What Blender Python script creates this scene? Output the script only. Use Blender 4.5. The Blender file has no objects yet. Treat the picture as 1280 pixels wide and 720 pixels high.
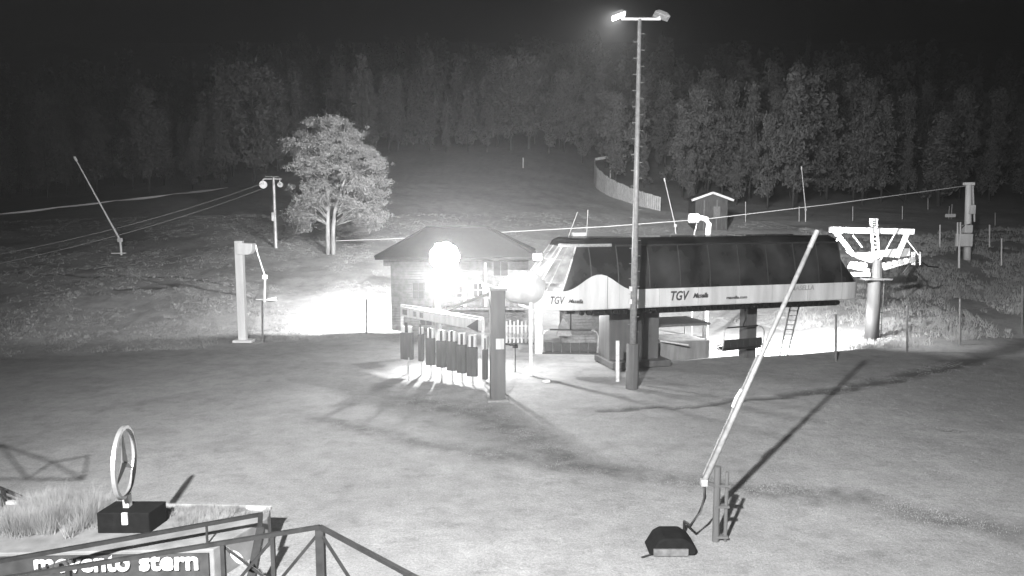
import bpy, math, random
import numpy as np
from mathutils import Vector, Matrix
random.seed(7); rng = np.random.default_rng(7)
SC = bpy.context.scene
COL = SC.collection
# ------------------------------------------------------------------ camera
F = 914.0; HCAM = 10.0; PITCH = math.atan(100/914.0)
cam = bpy.data.cameras.new('camera'); camo = bpy.data.objects.new('camera', cam); COL.objects.link(camo)
camo.location = (0, 0, HCAM); camo.rotation_euler = (math.radians(90)-PITCH, 0, 0)
cam.sensor_width = 36; cam.lens = F*36/1280; cam.clip_start = .1; cam.clip_end = 3000
SC.camera = camo
# ------------------------------------------------------------------ night sky
W = bpy.data.worlds.new('World'); SC.world = W; W.use_nodes = True
nt = W.node_tree; nt.nodes.clear()
sky = nt.nodes.new('ShaderNodeTexSky'); sky.sky_type = 'NISHITA'; sky.sun_disc = False
sky.sun_elevation = math.radians(-4.5); sky.sun_rotation = math.radians(200)
bw = nt.nodes.new('ShaderNodeRGBToBW'); bg = nt.nodes.new('ShaderNodeBackground'); wo = nt.nodes.new('ShaderNodeOutputWorld')
nt.links.new(sky.outputs[0], bw.inputs[0]); nt.links.new(bw.outputs[0], bg.inputs[0]); nt.links.new(bg.outputs[0], wo.inputs[0])
bg.inputs[1].default_value = 0.05
SC.view_settings.view_transform = 'Standard'; SC.view_settings.look = 'None'
SC.view_settings.exposure = 0; SC.view_settings.gamma = 1
SC.cycles.max_bounces = 5; SC.cycles.diffuse_bounces = 3; SC.cycles.glossy_bounces = 2
SC.cycles.transmission_bounces = 3; SC.cycles.volume_bounces = 0; SC.cycles.transparent_max_bounces = 6
SC.cycles.sample_clamp_indirect = 1.5
SC.cycles.use_denoising = True

# ------------------------------------------------------------------ lamps (the lit floodlights of the place, plus added fill lights)
def spot(name, loc, target, power, size, blend=.3, rad=.12):
    l = bpy.data.lights.new(name, 'SPOT'); l.energy = power; l.spot_size = math.radians(size); l.spot_blend = blend
    l.shadow_soft_size = rad
    o = bpy.data.objects.new(name, l); COL.objects.link(o); o.location = loc
    d = Vector(target)-Vector(loc); o.rotation_euler = d.to_track_quat('-Z', 'Y').to_euler()
    return o
def point(name, loc, power, rad=.15):
    l = bpy.data.lights.new(name, 'POINT'); l.energy = power; l.shadow_soft_size = rad
    o = bpy.data.objects.new(name, l); COL.objects.link(o); o.location = loc; return o
def halfspot(name, S, A, B, power, rad, size=174, blend=.09, down=0.0):
    """floodlight whose cut-off plane runs through the ground line A-B"""
    S, A, B = Vector(S), Vector(A), Vector(B)
    n = (B-A).cross(S-A).normalized()
    if n.y < 0: n = -n
    return spot(name, S, S+n, power, size, blend, rad)
spot('terrace_floodlight', (-7, -6.5, 20.4), (5.5, 36.5, 0), 210000, 104, 1.0, .35)          # on the camera's own building
spot('gate_floodlight', (-4.6, 49.3, 5.2), (.0, 32, 0), 15500, 122, .8, .12)
point('gate_floodlight_spill', (-4.6, 49.0, 7.0), 2600, .2)
point('hut_fill_light', (-4.1, 51.6, 6.0), 650, .2)  # added point light behind the lamp heads, brightens the hut front
halfspot('slope_floodlight', (-10.5, 58.2, 5.6), (-33.7, 48.1, 0), (-10, 56.6, 0), 21000, .12)
halfspot('track_floodlight', (19.3, 50.6, 3.75), (17.0, 48.3, 0), (38.8, 55.2, 0), 20000, .12)
point('terminal_end_lamp', (-.6, 43.0, 6.7), 750, .12)
point('under_terminal_lamp', (4.6, 48.0, 3.45), 1000, .12)
spot('gantry_fill_light', (22.6, 50.2, 6.2), (33, 60, 5.6), 8000, 130, .7, .12)  # added spot without a fixture, brightens the gantry and right bank
spot('far_floodlight', (5.5, 40.1, 20.2), (7, 112, 6), 300000, 98, 1.0, .2)

# ------------------------------------------------------------------ pixel rays of the photograph -> places
def P(px, py, d):
    """point at distance Y=d seen at photo pixel px,py"""
    cx, cy = (px-640)/F, (360-py)/F
    cp, sp = math.cos(PITCH), math.sin(PITCH)
    dy = cp+cy*sp; dz = -sp+cy*cp
    t = d/dy
    return Vector((cx*t, d, HCAM+dz*t))
# ------------------------------------------------------------------ materials
def mat(name, c, rough=.7, metal=0., noise=.25, scale=6., bump=.0, bscale=30., coat=0., streak=False, spec=.5):
    m = bpy.data.materials.new(name); m.use_nodes = True; t = m.node_tree; b = t.nodes['Principled BSDF']
    b.inputs['Roughness'].default_value = rough; b.inputs['Metallic'].default_value = metal
    b.inputs['Coat Weight'].default_value = coat; b.inputs['Specular IOR Level'].default_value = spec
    tc = t.nodes.new('ShaderNodeTexCoord'); n = t.nodes.new('ShaderNodeTexNoise'); n.inputs['Scale'].default_value = scale
    n.inputs['Detail'].default_value = 6
    mp = t.nodes.new('ShaderNodeMapping'); t.links.new(tc.outputs['Object'], mp.inputs[0]); t.links.new(mp.outputs[0], n.inputs[0])
    if streak: mp.inputs['Scale'].default_value = (1, 1, .15)
    r = t.nodes.new('ShaderNodeMapRange'); r.inputs[1].default_value = .3; r.inputs[2].default_value = .7
    r.inputs[3].default_value = c*(1-noise); r.inputs[4].default_value = c*(1+noise)
    t.links.new(n.outputs[0], r.inputs[0]); t.links.new(r.outputs[0], b.inputs['Base Color'])
    if bump:
        n2 = t.nodes.new('ShaderNodeTexNoise'); n2.inputs['Scale'].default_value = bscale; n2.inputs['Detail'].default_value = 5
        t.links.new(tc.outputs['Object'], n2.inputs[0])
        bp = t.nodes.new('ShaderNodeBump'); bp.inputs[0].default_value = bump; bp.inputs['Distance'].default_value = .05
        t.links.new(n2.outputs[0], bp.inputs['Height']); t.links.new(bp.outputs[0], b.inputs['Normal'])
    return m
def emit(name, s, c=(1, 1, 1, 1)):
    m = bpy.data.materials.new(name); m.use_nodes = True; b = m.node_tree.nodes['Principled BSDF']
    b.inputs['Base Color'].default_value = (.8, .8, .8, 1)
    b.inputs['Emission Color'].default_value = c; b.inputs['Emission Strength'].default_value = s
    m.cycles.emission_sampling = 'NONE'
    return m
M = dict(
 white=mat('white_paint', .72, .45, 0, .12, 3, streak=True), band=mat('white_fibreglass', .58, .4, 0, .2, 1.8, coat=.2, streak=True),
 steel=mat('galvanised_steel', .42, .5, .3, .25, 8, .2), lsteel=mat('light_steel', .62, .45, .1, .18, 8, .1),
 dark=mat('dark_metal', .028, .55, .2, .3, 5, .1), black=mat('black_rubber', .01, .85, 0, .3, 5, .1, spec=.12),
 shell=mat('dark_tinted_shell', .03, .16, 0, .85, .55, .35, 1.1, coat=.6), rib=mat('shell_rib', .03, .45, 0, .3, 3),  # broad pale patches in the shell colour imitate grey reflections
 endglass=mat('clear_end_glazing', .26, .3, 0, .5, 1.6, .05, 6, coat=.4), endglass2=mat('darker_end_glazing', .12, .3, 0, .5, 1.6, .05, 6, coat=.4), lance=mat('weathered_aluminium', .26, .5, .1, .25, 6, .15),  # pale and darker pane tones, mixed across the end windows
 frame=mat('grey_frame', .16, .5, .2, .3, 6), concrete=mat('concrete', .22, .85, 0, .3, 3, .4, 25, streak=True),
 pillar=mat('grey_pillar_paint', .09, .7, 0, .25, 3, .3, 25, streak=True),
 wood=mat('weathered_wood', .17, .8, 0, .45, 7, .4, 40, streak=True), wall=mat('cladding_board', .15, .8, 0, .35, 3, .3, 30),
 roof=mat('dark_roof_covering', .022, .8, 0, .35, 2.5, .5, 25), pane=mat('window_pane', .05, .12, 0, .3, 2, coat=.3),
 gatelight=mat('gate_panel_pale', .42, .6, 0, .2, 4, streak=True), gatedark=mat('gate_mat_dark', .055, .8, 0, .35, 6, .3, 30, streak=True),
 text=mat('dark_lettering', .05, .6, 0, .1), faint=mat('faded_lettering', .33, .6, 0, .1), wtext=mat('white_lettering', .85, .4, 0, .05),
 pad=mat('chair_padding', .03, .65, 0, .35, 8, .2, 30), cable=mat('steel_cable', .55, .4, .3, .2, 8),
 bark=mat('pine_bark', .32, .9, 0, .4, 5, .6, 18, streak=True), fbark=mat('forest_bark', .05, .9, 0, .4, 5),
 sign=mat('sign_board_dark', .05, .6, 0, .3, 3), star=mat('brushed_silver', .55, .35, .55, .1, 5), deckm=mat('terrace_decking', .12, .8, 0, .3, 5, .3),
 plinth=mat('planter_render', .22, .8, 0, .25, 2, .2), fence=mat('plank_fence_wood', .62, .85, 0, .4, 9, .3, 30, streak=True),
 lamp=emit('lit_floodlight_glass', 20), lamps=emit('lit_small_lamp_glass', 14), lampd=emit('dim_lamp_glass', 2.2),
)
def leafmat(name, c, var=.4):
    m = mat(name, c, .75, 0, var, 1.2, spec=.2); return m
M['needle'] = leafmat('pine_needles', .23, .25); M['leaf'] = leafmat('forest_foliage', .125, .3); M['grass'] = leafmat('grass_blades', .34, .35)
M['shedwall'] = mat('dark_stained_boards', .07, .85, 0, .5, 6, .4, 40, streak=True)
M['twig'] = leafmat('ornamental_grass', .30, .3)
# ------------------------------------------------------------------ mesh builder
def link(o, parent=None):
    COL.objects.link(o)
    if parent is not None: o.parent = parent
    return o
def tag(o, label=None, cat=None, group=None, kind=None):
    if label: o['label'] = label
    if cat: o['category'] = cat
    if group: o['group'] = group
    if kind: o['kind'] = kind
    return o
def empty(name, loc, label, cat, group=None):
    o = bpy.data.objects.new(name, None); o.location = Vector(loc); o.empty_display_size = .3; COL.objects.link(o)
    return tag(o, label, cat, group)
class MB:
    def __init__(s): s.v = []; s.f = []
    def add(s, vs, fs):
        k = len(s.v); s.v += [tuple(a) for a in vs]; s.f += [tuple(i+k for i in f) for f in fs]; return s
    def box(s, c, size, rz=0, R=None):
        c = Vector(c); hx, hy, hz = size[0]/2, size[1]/2, size[2]/2
        R = R or Matrix.Rotation(rz, 3, 'Z')
        vs = [c+R@Vector((x*hx, y*hy, z*hz)) for x in (-1, 1) for y in (-1, 1) for z in (-1, 1)]
        return s.add(vs, [(0, 1, 3, 2), (4, 6, 7, 5), (0, 4, 5, 1), (2, 3, 7, 6), (0, 2, 6, 4), (1, 5, 7, 3)])
    def bar(s, p, q, w, h=None, up=(0, 0, 1)):
        p, q = Vector(p), Vector(q); h = h or w; d = (q-p)
        L = d.length; d.normalize(); u = Vector(up)
        if abs(d.dot(u)) > .97: u = Vector((0, 1, 0))
        a = d.cross(u).normalized(); b = a.cross(d).normalized()
        R = Matrix((a, d, b)).transposed()
        return s.box((p+q)/2, (w, L, h), R=R)
    def tube(s, pts, r, n=8, r2=None, cap=True):
        pts = [Vector(p) for p in pts]; m = len(pts); vs = []; fs = []
        for i, p in enumerate(pts):
            d = (pts[min(i+1, m-1)]-pts[max(i-1, 0)]).normalized()
            u = Vector((0, 0, 1)) if abs(d.z) < .9 else Vector((0, 1, 0))
            a = d.cross(u).normalized(); b = a.cross(d)
            if isinstance(r, (list, tuple)): rr = r[i]
            else: rr = r if r2 is None else r+(r2-r)*i/(m-1)
            for k in range(n):
                t = 2*math.pi*k/n; vs.append(p+a*math.cos(t)*rr+b*math.sin(t)*rr)
        for i in range(m-1):
            for k in range(n):
                fs.append((i*n+k, i*n+(k+1) % n, (i+1)*n+(k+1) % n, (i+1)*n+k))
        if cap: fs += [tuple(range(n-1, -1, -1)), tuple((m-1)*n+k for k in range(n))]
        return s.add(vs, fs)
    def prism(s, poly, p0, ax, ay, az, th):
        """polygon (a,b) in plane p0+a*ax+b*ay, extruded th along az"""
        p0, ax, ay, az = Vector(p0), Vector(ax), Vector(ay), Vector(az); n = len(poly)
        vs = [p0+ax*a+ay*b for a, b in poly]+[p0+ax*a+ay*b+az*th for a, b in poly]
        fs = [tuple(range(n)), tuple(range(2*n-1, n-1, -1))]+[(i, i+n, (i+1) % n+n, (i+1) % n) for i in range(n)]
        return s.add(vs, fs)
    def build(s, name, m, parent=None, smooth=False, kind=None, bevel=0):
        off = Vector(parent.matrix_basis.translation) if parent is not None else Vector((0, 0, 0))
        if parent is not None and parent.parent is not None: off = off+Vector(parent.parent.matrix_basis.translation)
        me = bpy.data.meshes.new(name); me.from_pydata([Vector(v)-off for v in s.v], [], s.f); me.materials.append(m)
        if smooth: me.shade_smooth()
        o = bpy.data.objects.new(name, me); link(o, parent)
        if kind: o['kind'] = kind
        if bevel:
            b = o.modifiers.new('bevel', 'BEVEL'); b.width = bevel; b.segments = 2; b.limit_method = 'ANGLE'
        return o
def npmesh(name, V, Fq, m, parent=None, k=4, smooth=False):
    V = np.asarray(V, dtype=np.float32); Fq = np.asarray(Fq, dtype=np.int32)
    me = bpy.data.meshes.new(name); me.vertices.add(len(V)); me.vertices.foreach_set('co', V.ravel())
    me.loops.add(Fq.size); me.loops.foreach_set('vertex_index', Fq.ravel())
    me.polygons.add(len(Fq)); me.polygons.foreach_set('loop_start', np.arange(0, Fq.size, k, dtype=np.int32))
    me.polygons.foreach_set('loop_total', np.full(len(Fq), k, dtype=np.int32))
    me.update(calc_edges=True); me.materials.append(m)
    if smooth: me.shade_smooth()
    o = bpy.data.objects.new(name, me); link(o, parent); return o
def copy_tree(o, parent=None):
    c = o.copy(); COL.objects.link(c); c.parent = parent
    for ch in list(o.children): copy_tree(ch, c)
    return c
def text_obj(name, s, size, m, parent, p0, ax, up, shear=0., off=0., ext=.012, width=None):
    cu = bpy.data.curves.new('lettering', 'FONT'); cu.body = s; cu.size = size; cu.shear = shear; cu.offset = off; cu.extrude = ext
    cu.resolution_u = 3
    t = bpy.data.objects.new('lettering', cu); COL.objects.link(t); bpy.context.view_layer.update()
    dg = bpy.context.evaluated_depsgraph_get(); me = bpy.data.meshes.new_from_object(t.evaluated_get(dg))
    bpy.data.objects.remove(t); bpy.data.curves.remove(cu)
    ax, up = Vector(ax).normalized(), Vector(up).normalized(); nz = ax.cross(up)
    xs = [v.co.x for v in me.vertices]; k = 1 if not width else width/(max(xs)-min(xs)); x0 = min(xs)
    off_ = Vector(parent.matrix_basis.translation)
    if parent.parent is not None: off_ = off_+Vector(parent.parent.matrix_basis.translation)
    for v in me.vertices:
        c = v.co.copy(); v.co = Vector(p0)+ax*(c.x-x0)*k+up*c.y+nz*c.z-off_
    me.materials.clear(); me.materials.append(m); me.name = name
    return link(bpy.data.objects.new(name, me), parent)
# ------------------------------------------------------------------ terrain
COLS = {
 -300: [(46, 0), (58, 2.4), (72, 4.9), (94, 8.6), (104, 8.6), (140, 12), (250, 38), (450, 105), (640, 150)],
 0: [(48, 0), (60, 2.6), (75, 5.4), (98, 9.1), (108, 9.2), (145, 13), (250, 38), (450, 105), (640, 150)],
 75: [(49, 0), (61, 2.6), (76, 5.4), (103, 10.07), (113, 10.1), (148, 14), (250, 38), (450, 105), (640, 150)],
 220: [(51, 0), (63, 2.6), (78.5, 5.7), (96, 8.9), (115, 12.15), (127, 12.3), (158, 17), (250, 38), (450, 105), (640, 150)],
 150: [(50.2, 0), (62, 2.6), (77, 5.4), (108, 11.1), (120, 11.2), (150, 15), (250, 38), (450, 105), (640, 150)],
 285: [(51.6, 0), (64, 2.6), (80, 6), (105, 10.5), (122, 13.3), (135, 13.6), (165, 19), (250, 38), (450, 105), (640, 150)],
 400: [(54.4, 0), (66, 2.4), (80, 5.2), (110, 11), (140, 16.5), (160, 19), (250, 38), (450, 105), (640, 150)],
 520: [(57, 0), (68, 2.0), (82, 5), (112, 11), (155, 19.5), (250, 38), (450, 105), (640, 150)],
 650: [(62, 0), (72, 1.6), (85, 4.6), (112, 10.5), (155, 20), (250, 40), (450, 105), (640, 150)],
 800: [(62, 0), (72, 1.2), (88, 4.2), (112, 9.5), (150, 15.6), (250, 38), (450, 105), (640, 150)],
 950: [(62, 0), (72, .9), (88, 3.5), (100, 6.9), (112, 9), (150, 13), (250, 37), (450, 105), (640, 150)],
 1050: [(52, 0), (60, .7), (70, 2.4), (80, 4.6), (95, 6.3), (112, 8.6), (150, 13), (250, 37), (450, 105), (640, 150)],
 1150: [(51.5, 0), (65, 2.1), (75, 4.6), (80, 5.0), (95, 6.4), (112, 8.6), (150, 13), (250, 37), (450, 105), (640, 150)],
 1280: [(56, 0), (67, 2.3), (78, 5), (95, 6.8), (112, 9), (150, 13), (250, 37), (450, 105), (640, 150)],
 1580: [(58, 0), (70, 2.5), (80, 5), (112, 9), (150, 14), (250, 37), (450, 105), (640, 150)],
}
CP = np.array(sorted(COLS)); DD = np.concatenate([np.arange(0, 200, 1.0), np.arange(200, 651, 10.)])
TAB = []
for c in CP:
    a = COLS[int(c)]; z = np.interp(DD, [0]+[q[0] for q in a], [0]+[q[1] for q in a]); TAB.append(z)
TAB = np.array(TAB)
def vhash(ix, iy, s):
    h = np.sin(ix*127.1+iy*311.7+s*74.7)*43758.5453; return h-np.floor(h)
def vnoise(x, y, s=0):
    ix, iy = np.floor(x), np.floor(y); fx, fy = x-ix, y-iy; fx = fx*fx*(3-2*fx); fy = fy*fy*(3-2*fy)
    a, b, c, d = vhash(ix, iy, s), vhash(ix+1, iy, s), vhash(ix, iy+1, s), vhash(ix+1, iy+1, s)
    return (a*(1-fx)+b*fx)*(1-fy)+(c*(1-fx)+d*fx)*fy
def fbm(x, y, s=0, o=4):
    r = 0; a = .5
    for i in range(o): r = r+a*vnoise(x*2**i, y*2**i, s+i*3); a *= .5
    return r
def terr(x, y):
    x = np.asarray(x, float); y = np.asarray(y, float)
    px = 640+F*x/np.maximum(y, 12.); px = np.clip(px, CP[0], CP[-1]-.01)
    d = np.clip(y, 0, 649)
    i = np.clip(np.searchsorted(CP, px, side='right')-1, 0, len(CP)-2)
    t = (px-CP[i])/(CP[i+1]-CP[i]); t = np.where(px < 285, t, t*t*(3-2*t))
    j = np.clip(np.searchsorted(DD, d, side='right')-1, 0, len(DD)-2); s = (d-DD[j])/(DD[j+1]-DD[j])
    z = (TAB[i, j]*(1-s)+TAB[i, j+1]*s)*(1-t)+(TAB[i+1, j]*(1-s)+TAB[i+1, j+1]*s)*t
    k = np.clip(z/2.0, 0, 1)*(1-.95*np.clip((330-px)/40, 0, 1)*np.clip((d-80)/14, 0, 1)*np.clip((140-d)/10, 0, 1))
    z = z+k*(fbm(x*.22, y*.22, 5)-.47)*.55*np.clip(1-(d-120)/150, .3, 1)+k*(fbm(x*1.1, y*1.1, 9, 3)-.44)*.09
    z = z+(1-k)*(fbm(x*.35, y*.35, 2)-.47)*.07
    return z
def tz(x, y): return float(terr(x, y))
def G(px, py, dmin=12):
    """where the ray of photo pixel px,py meets the ground"""
    ds = np.arange(dmin, 400, .1); cx, cy = (px-640)/F, (360-py)/F
    cp, sp = math.cos(PITCH), math.sin(PITCH); dy = cp+cy*sp; dz = -sp+cy*cp
    t = ds/dy; z = HCAM+dz*t; g = terr(cx*t, ds); k = np.argmax(z <= g)
    if z[k] > g[k]: k = len(ds)-1
    return Vector((cx*t[k], ds[k], float(g[k])))
def strokes(x, y, lines, seed=0):
    """distance-based mark along polylines (x,y,halfwidth)"""
    r = np.zeros_like(x)
    wx = x+(fbm(x*.8, y*.8, seed, 3)-.44)*1.2; wy = y+(fbm(x*.8+9, y*.8, seed+1, 3)-.44)*1.2
    for L in lines:
        for (x0, y0, w0), (x1, y1, w1) in zip(L[:-1], L[1:]):
            dx, dy = x1-x0, y1-y0; t = np.clip(((wx-x0)*dx+(wy-y0)*dy)/(dx*dx+dy*dy), 0, 1)
            dist = np.hypot(wx-x0-t*dx, wy-y0-t*dy); w = w0+(w1-w0)*t
            r = np.maximum(r, np.clip(1.3-dist/w, 0, 1))
    return r
def L_(*p):
    out = []
    for px, py, w in p:
        g = G(px, py); out.append((g.x, g.y, w))
    return out
def build_ground():
    ys = np.concatenate([np.arange(-38, 12, 1.5), np.arange(12, 34, .13), np.arange(34, 70, .2), np.arange(70, 130, .4), np.arange(130, 260, 2.5), np.arange(260, 611, 10)])
    u = np.concatenate([np.linspace(-.95, -.66, 30)[:-1], np.linspace(-.66, .66, 620), np.linspace(.66, .95, 30)[1:]])
    Y, U = np.meshgrid(ys, u, indexing='ij'); X = U*(Y+45*np.clip((60-Y)/40, 0, 1)+3)
    X = U*(Y+45)
    Z = terr(X, Y)
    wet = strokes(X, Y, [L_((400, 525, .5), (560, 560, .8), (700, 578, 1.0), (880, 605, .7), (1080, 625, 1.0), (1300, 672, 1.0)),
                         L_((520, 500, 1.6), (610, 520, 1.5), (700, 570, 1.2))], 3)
    dark_line = strokes(X, Y, [L_((757, 512, .35), (860, 508, .3), (960, 497, .4), (1060, 485, .6), (1170, 462, .8), (1300, 425, 1.2)),  # darker lines, pressed slightly below the ground level
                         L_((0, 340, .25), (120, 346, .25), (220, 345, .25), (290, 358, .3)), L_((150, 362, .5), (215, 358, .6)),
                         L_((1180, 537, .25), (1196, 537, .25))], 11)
    Z = Z-dark_line*.10-wet*.02
    V = np.stack([X, Y, Z], -1).reshape(-1, 3); nx = len(u); ny = len(ys)
    idx = np.arange(nx*ny).reshape(ny, nx)
    Fq = np.stack([idx[:-1, :-1], idx[:-1, 1:], idx[1:, 1:], idx[1:, :-1]], -1).reshape(-1, 4)
    m = bpy.data.materials.new('mown_and_trodden_ground'); m.use_nodes = True; t = m.node_tree; b = t.nodes['Principled BSDF']
    b.inputs['Roughness'].default_value = .95; b.inputs['Specular IOR Level'].default_value = .1
    at = t.nodes.new('ShaderNodeAttribute'); at.attribute_name = 'ground_dark'
    geo = t.nodes.new('ShaderNodeNewGeometry')
    def noise(sc, det, rough=.6):
        n = t.nodes.new('ShaderNodeTexNoise'); n.inputs['Scale'].default_value = sc; n.inputs['Detail'].default_value = det
        n.inputs['Roughness'].default_value = rough; t.links.new(geo.outputs['Position'], n.inputs[0]); return n
    def mr(src, a, bb, c, d):
        r = t.nodes.new('ShaderNodeMapRange'); r.inputs[1].default_value = a; r.inputs[2].default_value = bb; r.inputs[3].default_value = c; r.inputs[4].default_value = d
        t.links.new(src, r.inputs[0]); return r.outputs[0]
    def mul(a, c):
        x = t.nodes.new('ShaderNodeMath'); x.operation = 'MULTIPLY'; t.links.new(a, x.inputs[0])
        if isinstance(c, float): x.inputs[1].default_value = c
        else: t.links.new(c, x.inputs[1])
        return x.outputs[0]
    big = mr(noise(.09, 3).outputs[0], .35, .65, .88, 1.1); mid = mr(noise(.9, 8, .7).outputs[0], .3, .7, .82, 1.15); fine = mr(noise(14, 6, .75).outputs[0], .3, .7, .68, 1.3)
    tuft = mr(noise(3.2, 5, .75).outputs[0], .52, .75, 1., .78)
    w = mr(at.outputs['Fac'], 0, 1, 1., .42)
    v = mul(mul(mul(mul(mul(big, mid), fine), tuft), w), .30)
    t.links.new(v, b.inputs['Base Color'])
    bn = t.nodes.new('ShaderNodeBump'); bn.inputs[0].default_value = .6; bn.inputs['Distance'].default_value = .12
    t.links.new(noise(2.6, 10, .75).outputs[0], bn.inputs['Height']); t.links.new(bn.outputs[0], b.inputs['Normal'])
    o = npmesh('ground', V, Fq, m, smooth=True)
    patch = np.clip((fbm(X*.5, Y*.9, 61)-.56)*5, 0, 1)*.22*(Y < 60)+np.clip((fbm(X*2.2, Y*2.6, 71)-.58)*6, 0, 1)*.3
    ground_dark = np.clip(wet*.68*(.25+1.3*fbm(X*2.5, Y*2.5, 21))+dark_line+patch, 0, 1).ravel()  # darkening summed from damp bands, dark lines and patches
    a = o.data.attributes.new('ground_dark', 'FLOAT', 'POINT'); a.data.foreach_set('value', ground_dark.astype(np.float32))
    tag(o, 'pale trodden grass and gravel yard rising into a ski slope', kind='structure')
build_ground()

# ------------------------------------------------------------------ chairlift terminal
TO = Vector((4.7, 42.8, 0)); E1 = Vector((.9615, .2747, 0)); E2 = Vector((-.2747, .9615, 0))
def T(u, v, z): return TO+E1*u+E2*v+Vector((0, 0, z))
TL, TW = 17.6, 5.6
def outline(nl, nr, ins, N=(28, 60, 20)):
    """closed plan outline from nose tip along the front side to the right end and back"""
    pts = []; hw = TW/2-ins; c = TW/2
    for i in range(N[0]):                      # nose tip -> front left corner (quarter)
        a = math.pi/2*i/N[0]; pts.append((-nl*math.cos(a)**.8, c-hw*math.sin(a)**.8))
    for i in range(N[1]): pts.append((TL*i/N[1], c-hw))
    for i in range(2*N[2]):
        a = math.pi*i/(2*N[2]); ca = math.cos(a)
        pts.append((TL+nr*math.sin(a)**.55, c-hw*math.copysign(abs(ca)**.55, ca)))
    for i in range(N[1]): pts.append((TL*(1-i/N[1]), c+hw))
    for i in range(N[0]):
        a = math.pi/2*(1-i/N[0]); pts.append((-nl*math.cos(a)**.8, c+hw*math.sin(a)**.8))
    return pts
term = empty('chairlift_terminal', T(9, 2.8, 0), 'long dark-shelled chairlift terminal with white band reading TGV', 'lift station')
def hump(u):
    return .95*math.cos((u-.45)/2.15*math.pi/2)**2 if abs(u-.45) < 2.15 else 0
LV = []          # rings: (nl, nr, ins, z)
o_b0 = outline(3.5, 1.75, .05); o_b1 = outline(3.5, 1.9, .0)
n = len(o_b0)
bandtop = [5.15+(hump(u) if v < TW/2+.1 or u < 0 else 0) for u, v in o_b1]
bandbot = [4.0+.0*u for u, v in o_b0]
rings = [[T(u, v, z) for (u, v), z in zip(o_b0, bandbot)],
         [T(u, v, 4.06) for (u, v) in o_b1],
         [T(u, v, z) for (u, v), z in zip(o_b1, bandtop)]]
def level(nl, nr, ins, z): return [T(u, v, z) for u, v in outline(nl, nr, ins)]
g0 = [T(u, v, z-.02) for (u, v), z in zip(outline(3.42, 1.05, .07), bandtop)]
def mixring(t):  # glazing follows from the band top up to the roof edge
    ins = .07+.55*t**1.6; nl = 3.42-2.0*t; nr = 1.8-3.6*t+.5*math.sin(math.pi*t)
    return [T(u, v, zb-.02+(7.75-zb)*t) for (u, v), zb in zip(outline(nl, nr, ins), bandtop)]
glass = [mixring(t) for t in (0, .09, .18, .3, .52, .7, .86, 1)]
rooflev = [level(1.38, -1.7, .66, 7.77), level(1.30, -1.75, .95, 8.02), level(1.0, -2.1, 1.6, 8.2)]
def strip(mb, rs, i0, i1):
    m = i1-i0+1; vs = []
    for r in rs: vs += [r[i % n] for i in range(i0, i1+1)]
    fs = []
    for a in range(len(rs)-1):
        for i in range(m-1): fs.append((a*m+i, a*m+i+1, (a+1)*m+i+1, (a+1)*m+i))
    mb.add(vs, fs)
def thick(mb, th):
    """give an open strip a second, inner skin"""
    c = T(TL/2, TW/2, 6); k = len(mb.v)
    inner = [Vector(v)+(Vector((c.x, c.y, v[2]))-Vector(v)).normalized()*th for v in mb.v]
    mb.v += [tuple(a) for a in inner]; mb.f += [tuple(i+k for i in reversed(f)) for f in mb.f]
cuts_front = [0, 14, 28, 34, 43, 52, 61, 70, 79, 88, 98, 128]
for a, b in zip(cuts_front[:-1], cuts_front[1:]):
    mb = MB(); strip(mb, rings, a, b); thick(mb, .05); mb.build('band_panel', M['band'], term, smooth=False)
mb = MB(); strip(mb, rings, 128, n); thick(mb, .05); mb.build('band_panel', M['band'], term)
for k, (a, b) in enumerate([(20, 28), (28, 34), (34, 41), (41, 48), (48, 55), (55, 62), (62, 69), (69, 76), (76, 82), (82, 88), (88, 98), (98, 118), (118, 128), (128, 158), (158, 188), (188, 196)]):
    mb = MB(); strip(mb, glass, a, b); thick(mb, .05); mb.build('shell_panel', M['shell'], term, smooth=True)
    mb = MB(); mb.tube([g[a % n]+(g[a % n]-T(9, 2.8, g[a % n].z)).normalized()*.015 for g in glass], .035, 6)
    mb.build('shell_rib', M['rib'], term)
for a, b in [(0, 5), (5, 9), (9, 14), (14, 20), (196, 202), (202, 209), (209, 216)]:
    for (r0, r1) in ((0, 1), (1, 2), (2, 5), (5, 7)):
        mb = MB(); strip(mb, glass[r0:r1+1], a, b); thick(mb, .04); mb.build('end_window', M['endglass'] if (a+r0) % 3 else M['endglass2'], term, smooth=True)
    for r in (0, 1, 2, 5):
        mb = MB(); mb.tube([glass[r][i % n] for i in range(a, b+1)], .04, 6); mb.build('window_bar', M['steel'], term)
for a in (0, 5, 9, 14, 20, 196, 202, 209):
    mb = MB(); mb.tube([g[a % n] for g in glass], .055 if a in (0, 9, 20, 196) else .035, 6); mb.build('window_bar', M['lsteel'] if a in (9, 20) else M['steel'], term)
mb = MB(); strip(mb, [glass[-1]]+rooflev, 0, n); mb.add([p for p in rooflev[-1]], [tuple(range(n))]); mb.build('roof', M['shell'], term, smooth=True)
mb = MB(); mb.tube([p+Vector((0, 0, .06)) for p in glass[-1][6:34]], .10, 6); mb.build('roof_gutter', M['steel'], term)
mb = MB(); mb.tube([p+Vector((0, 0, .03)) for p in glass[-1][34:128]], .06, 6); mb.build('roof_gutter', M['rib'], term)
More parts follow.
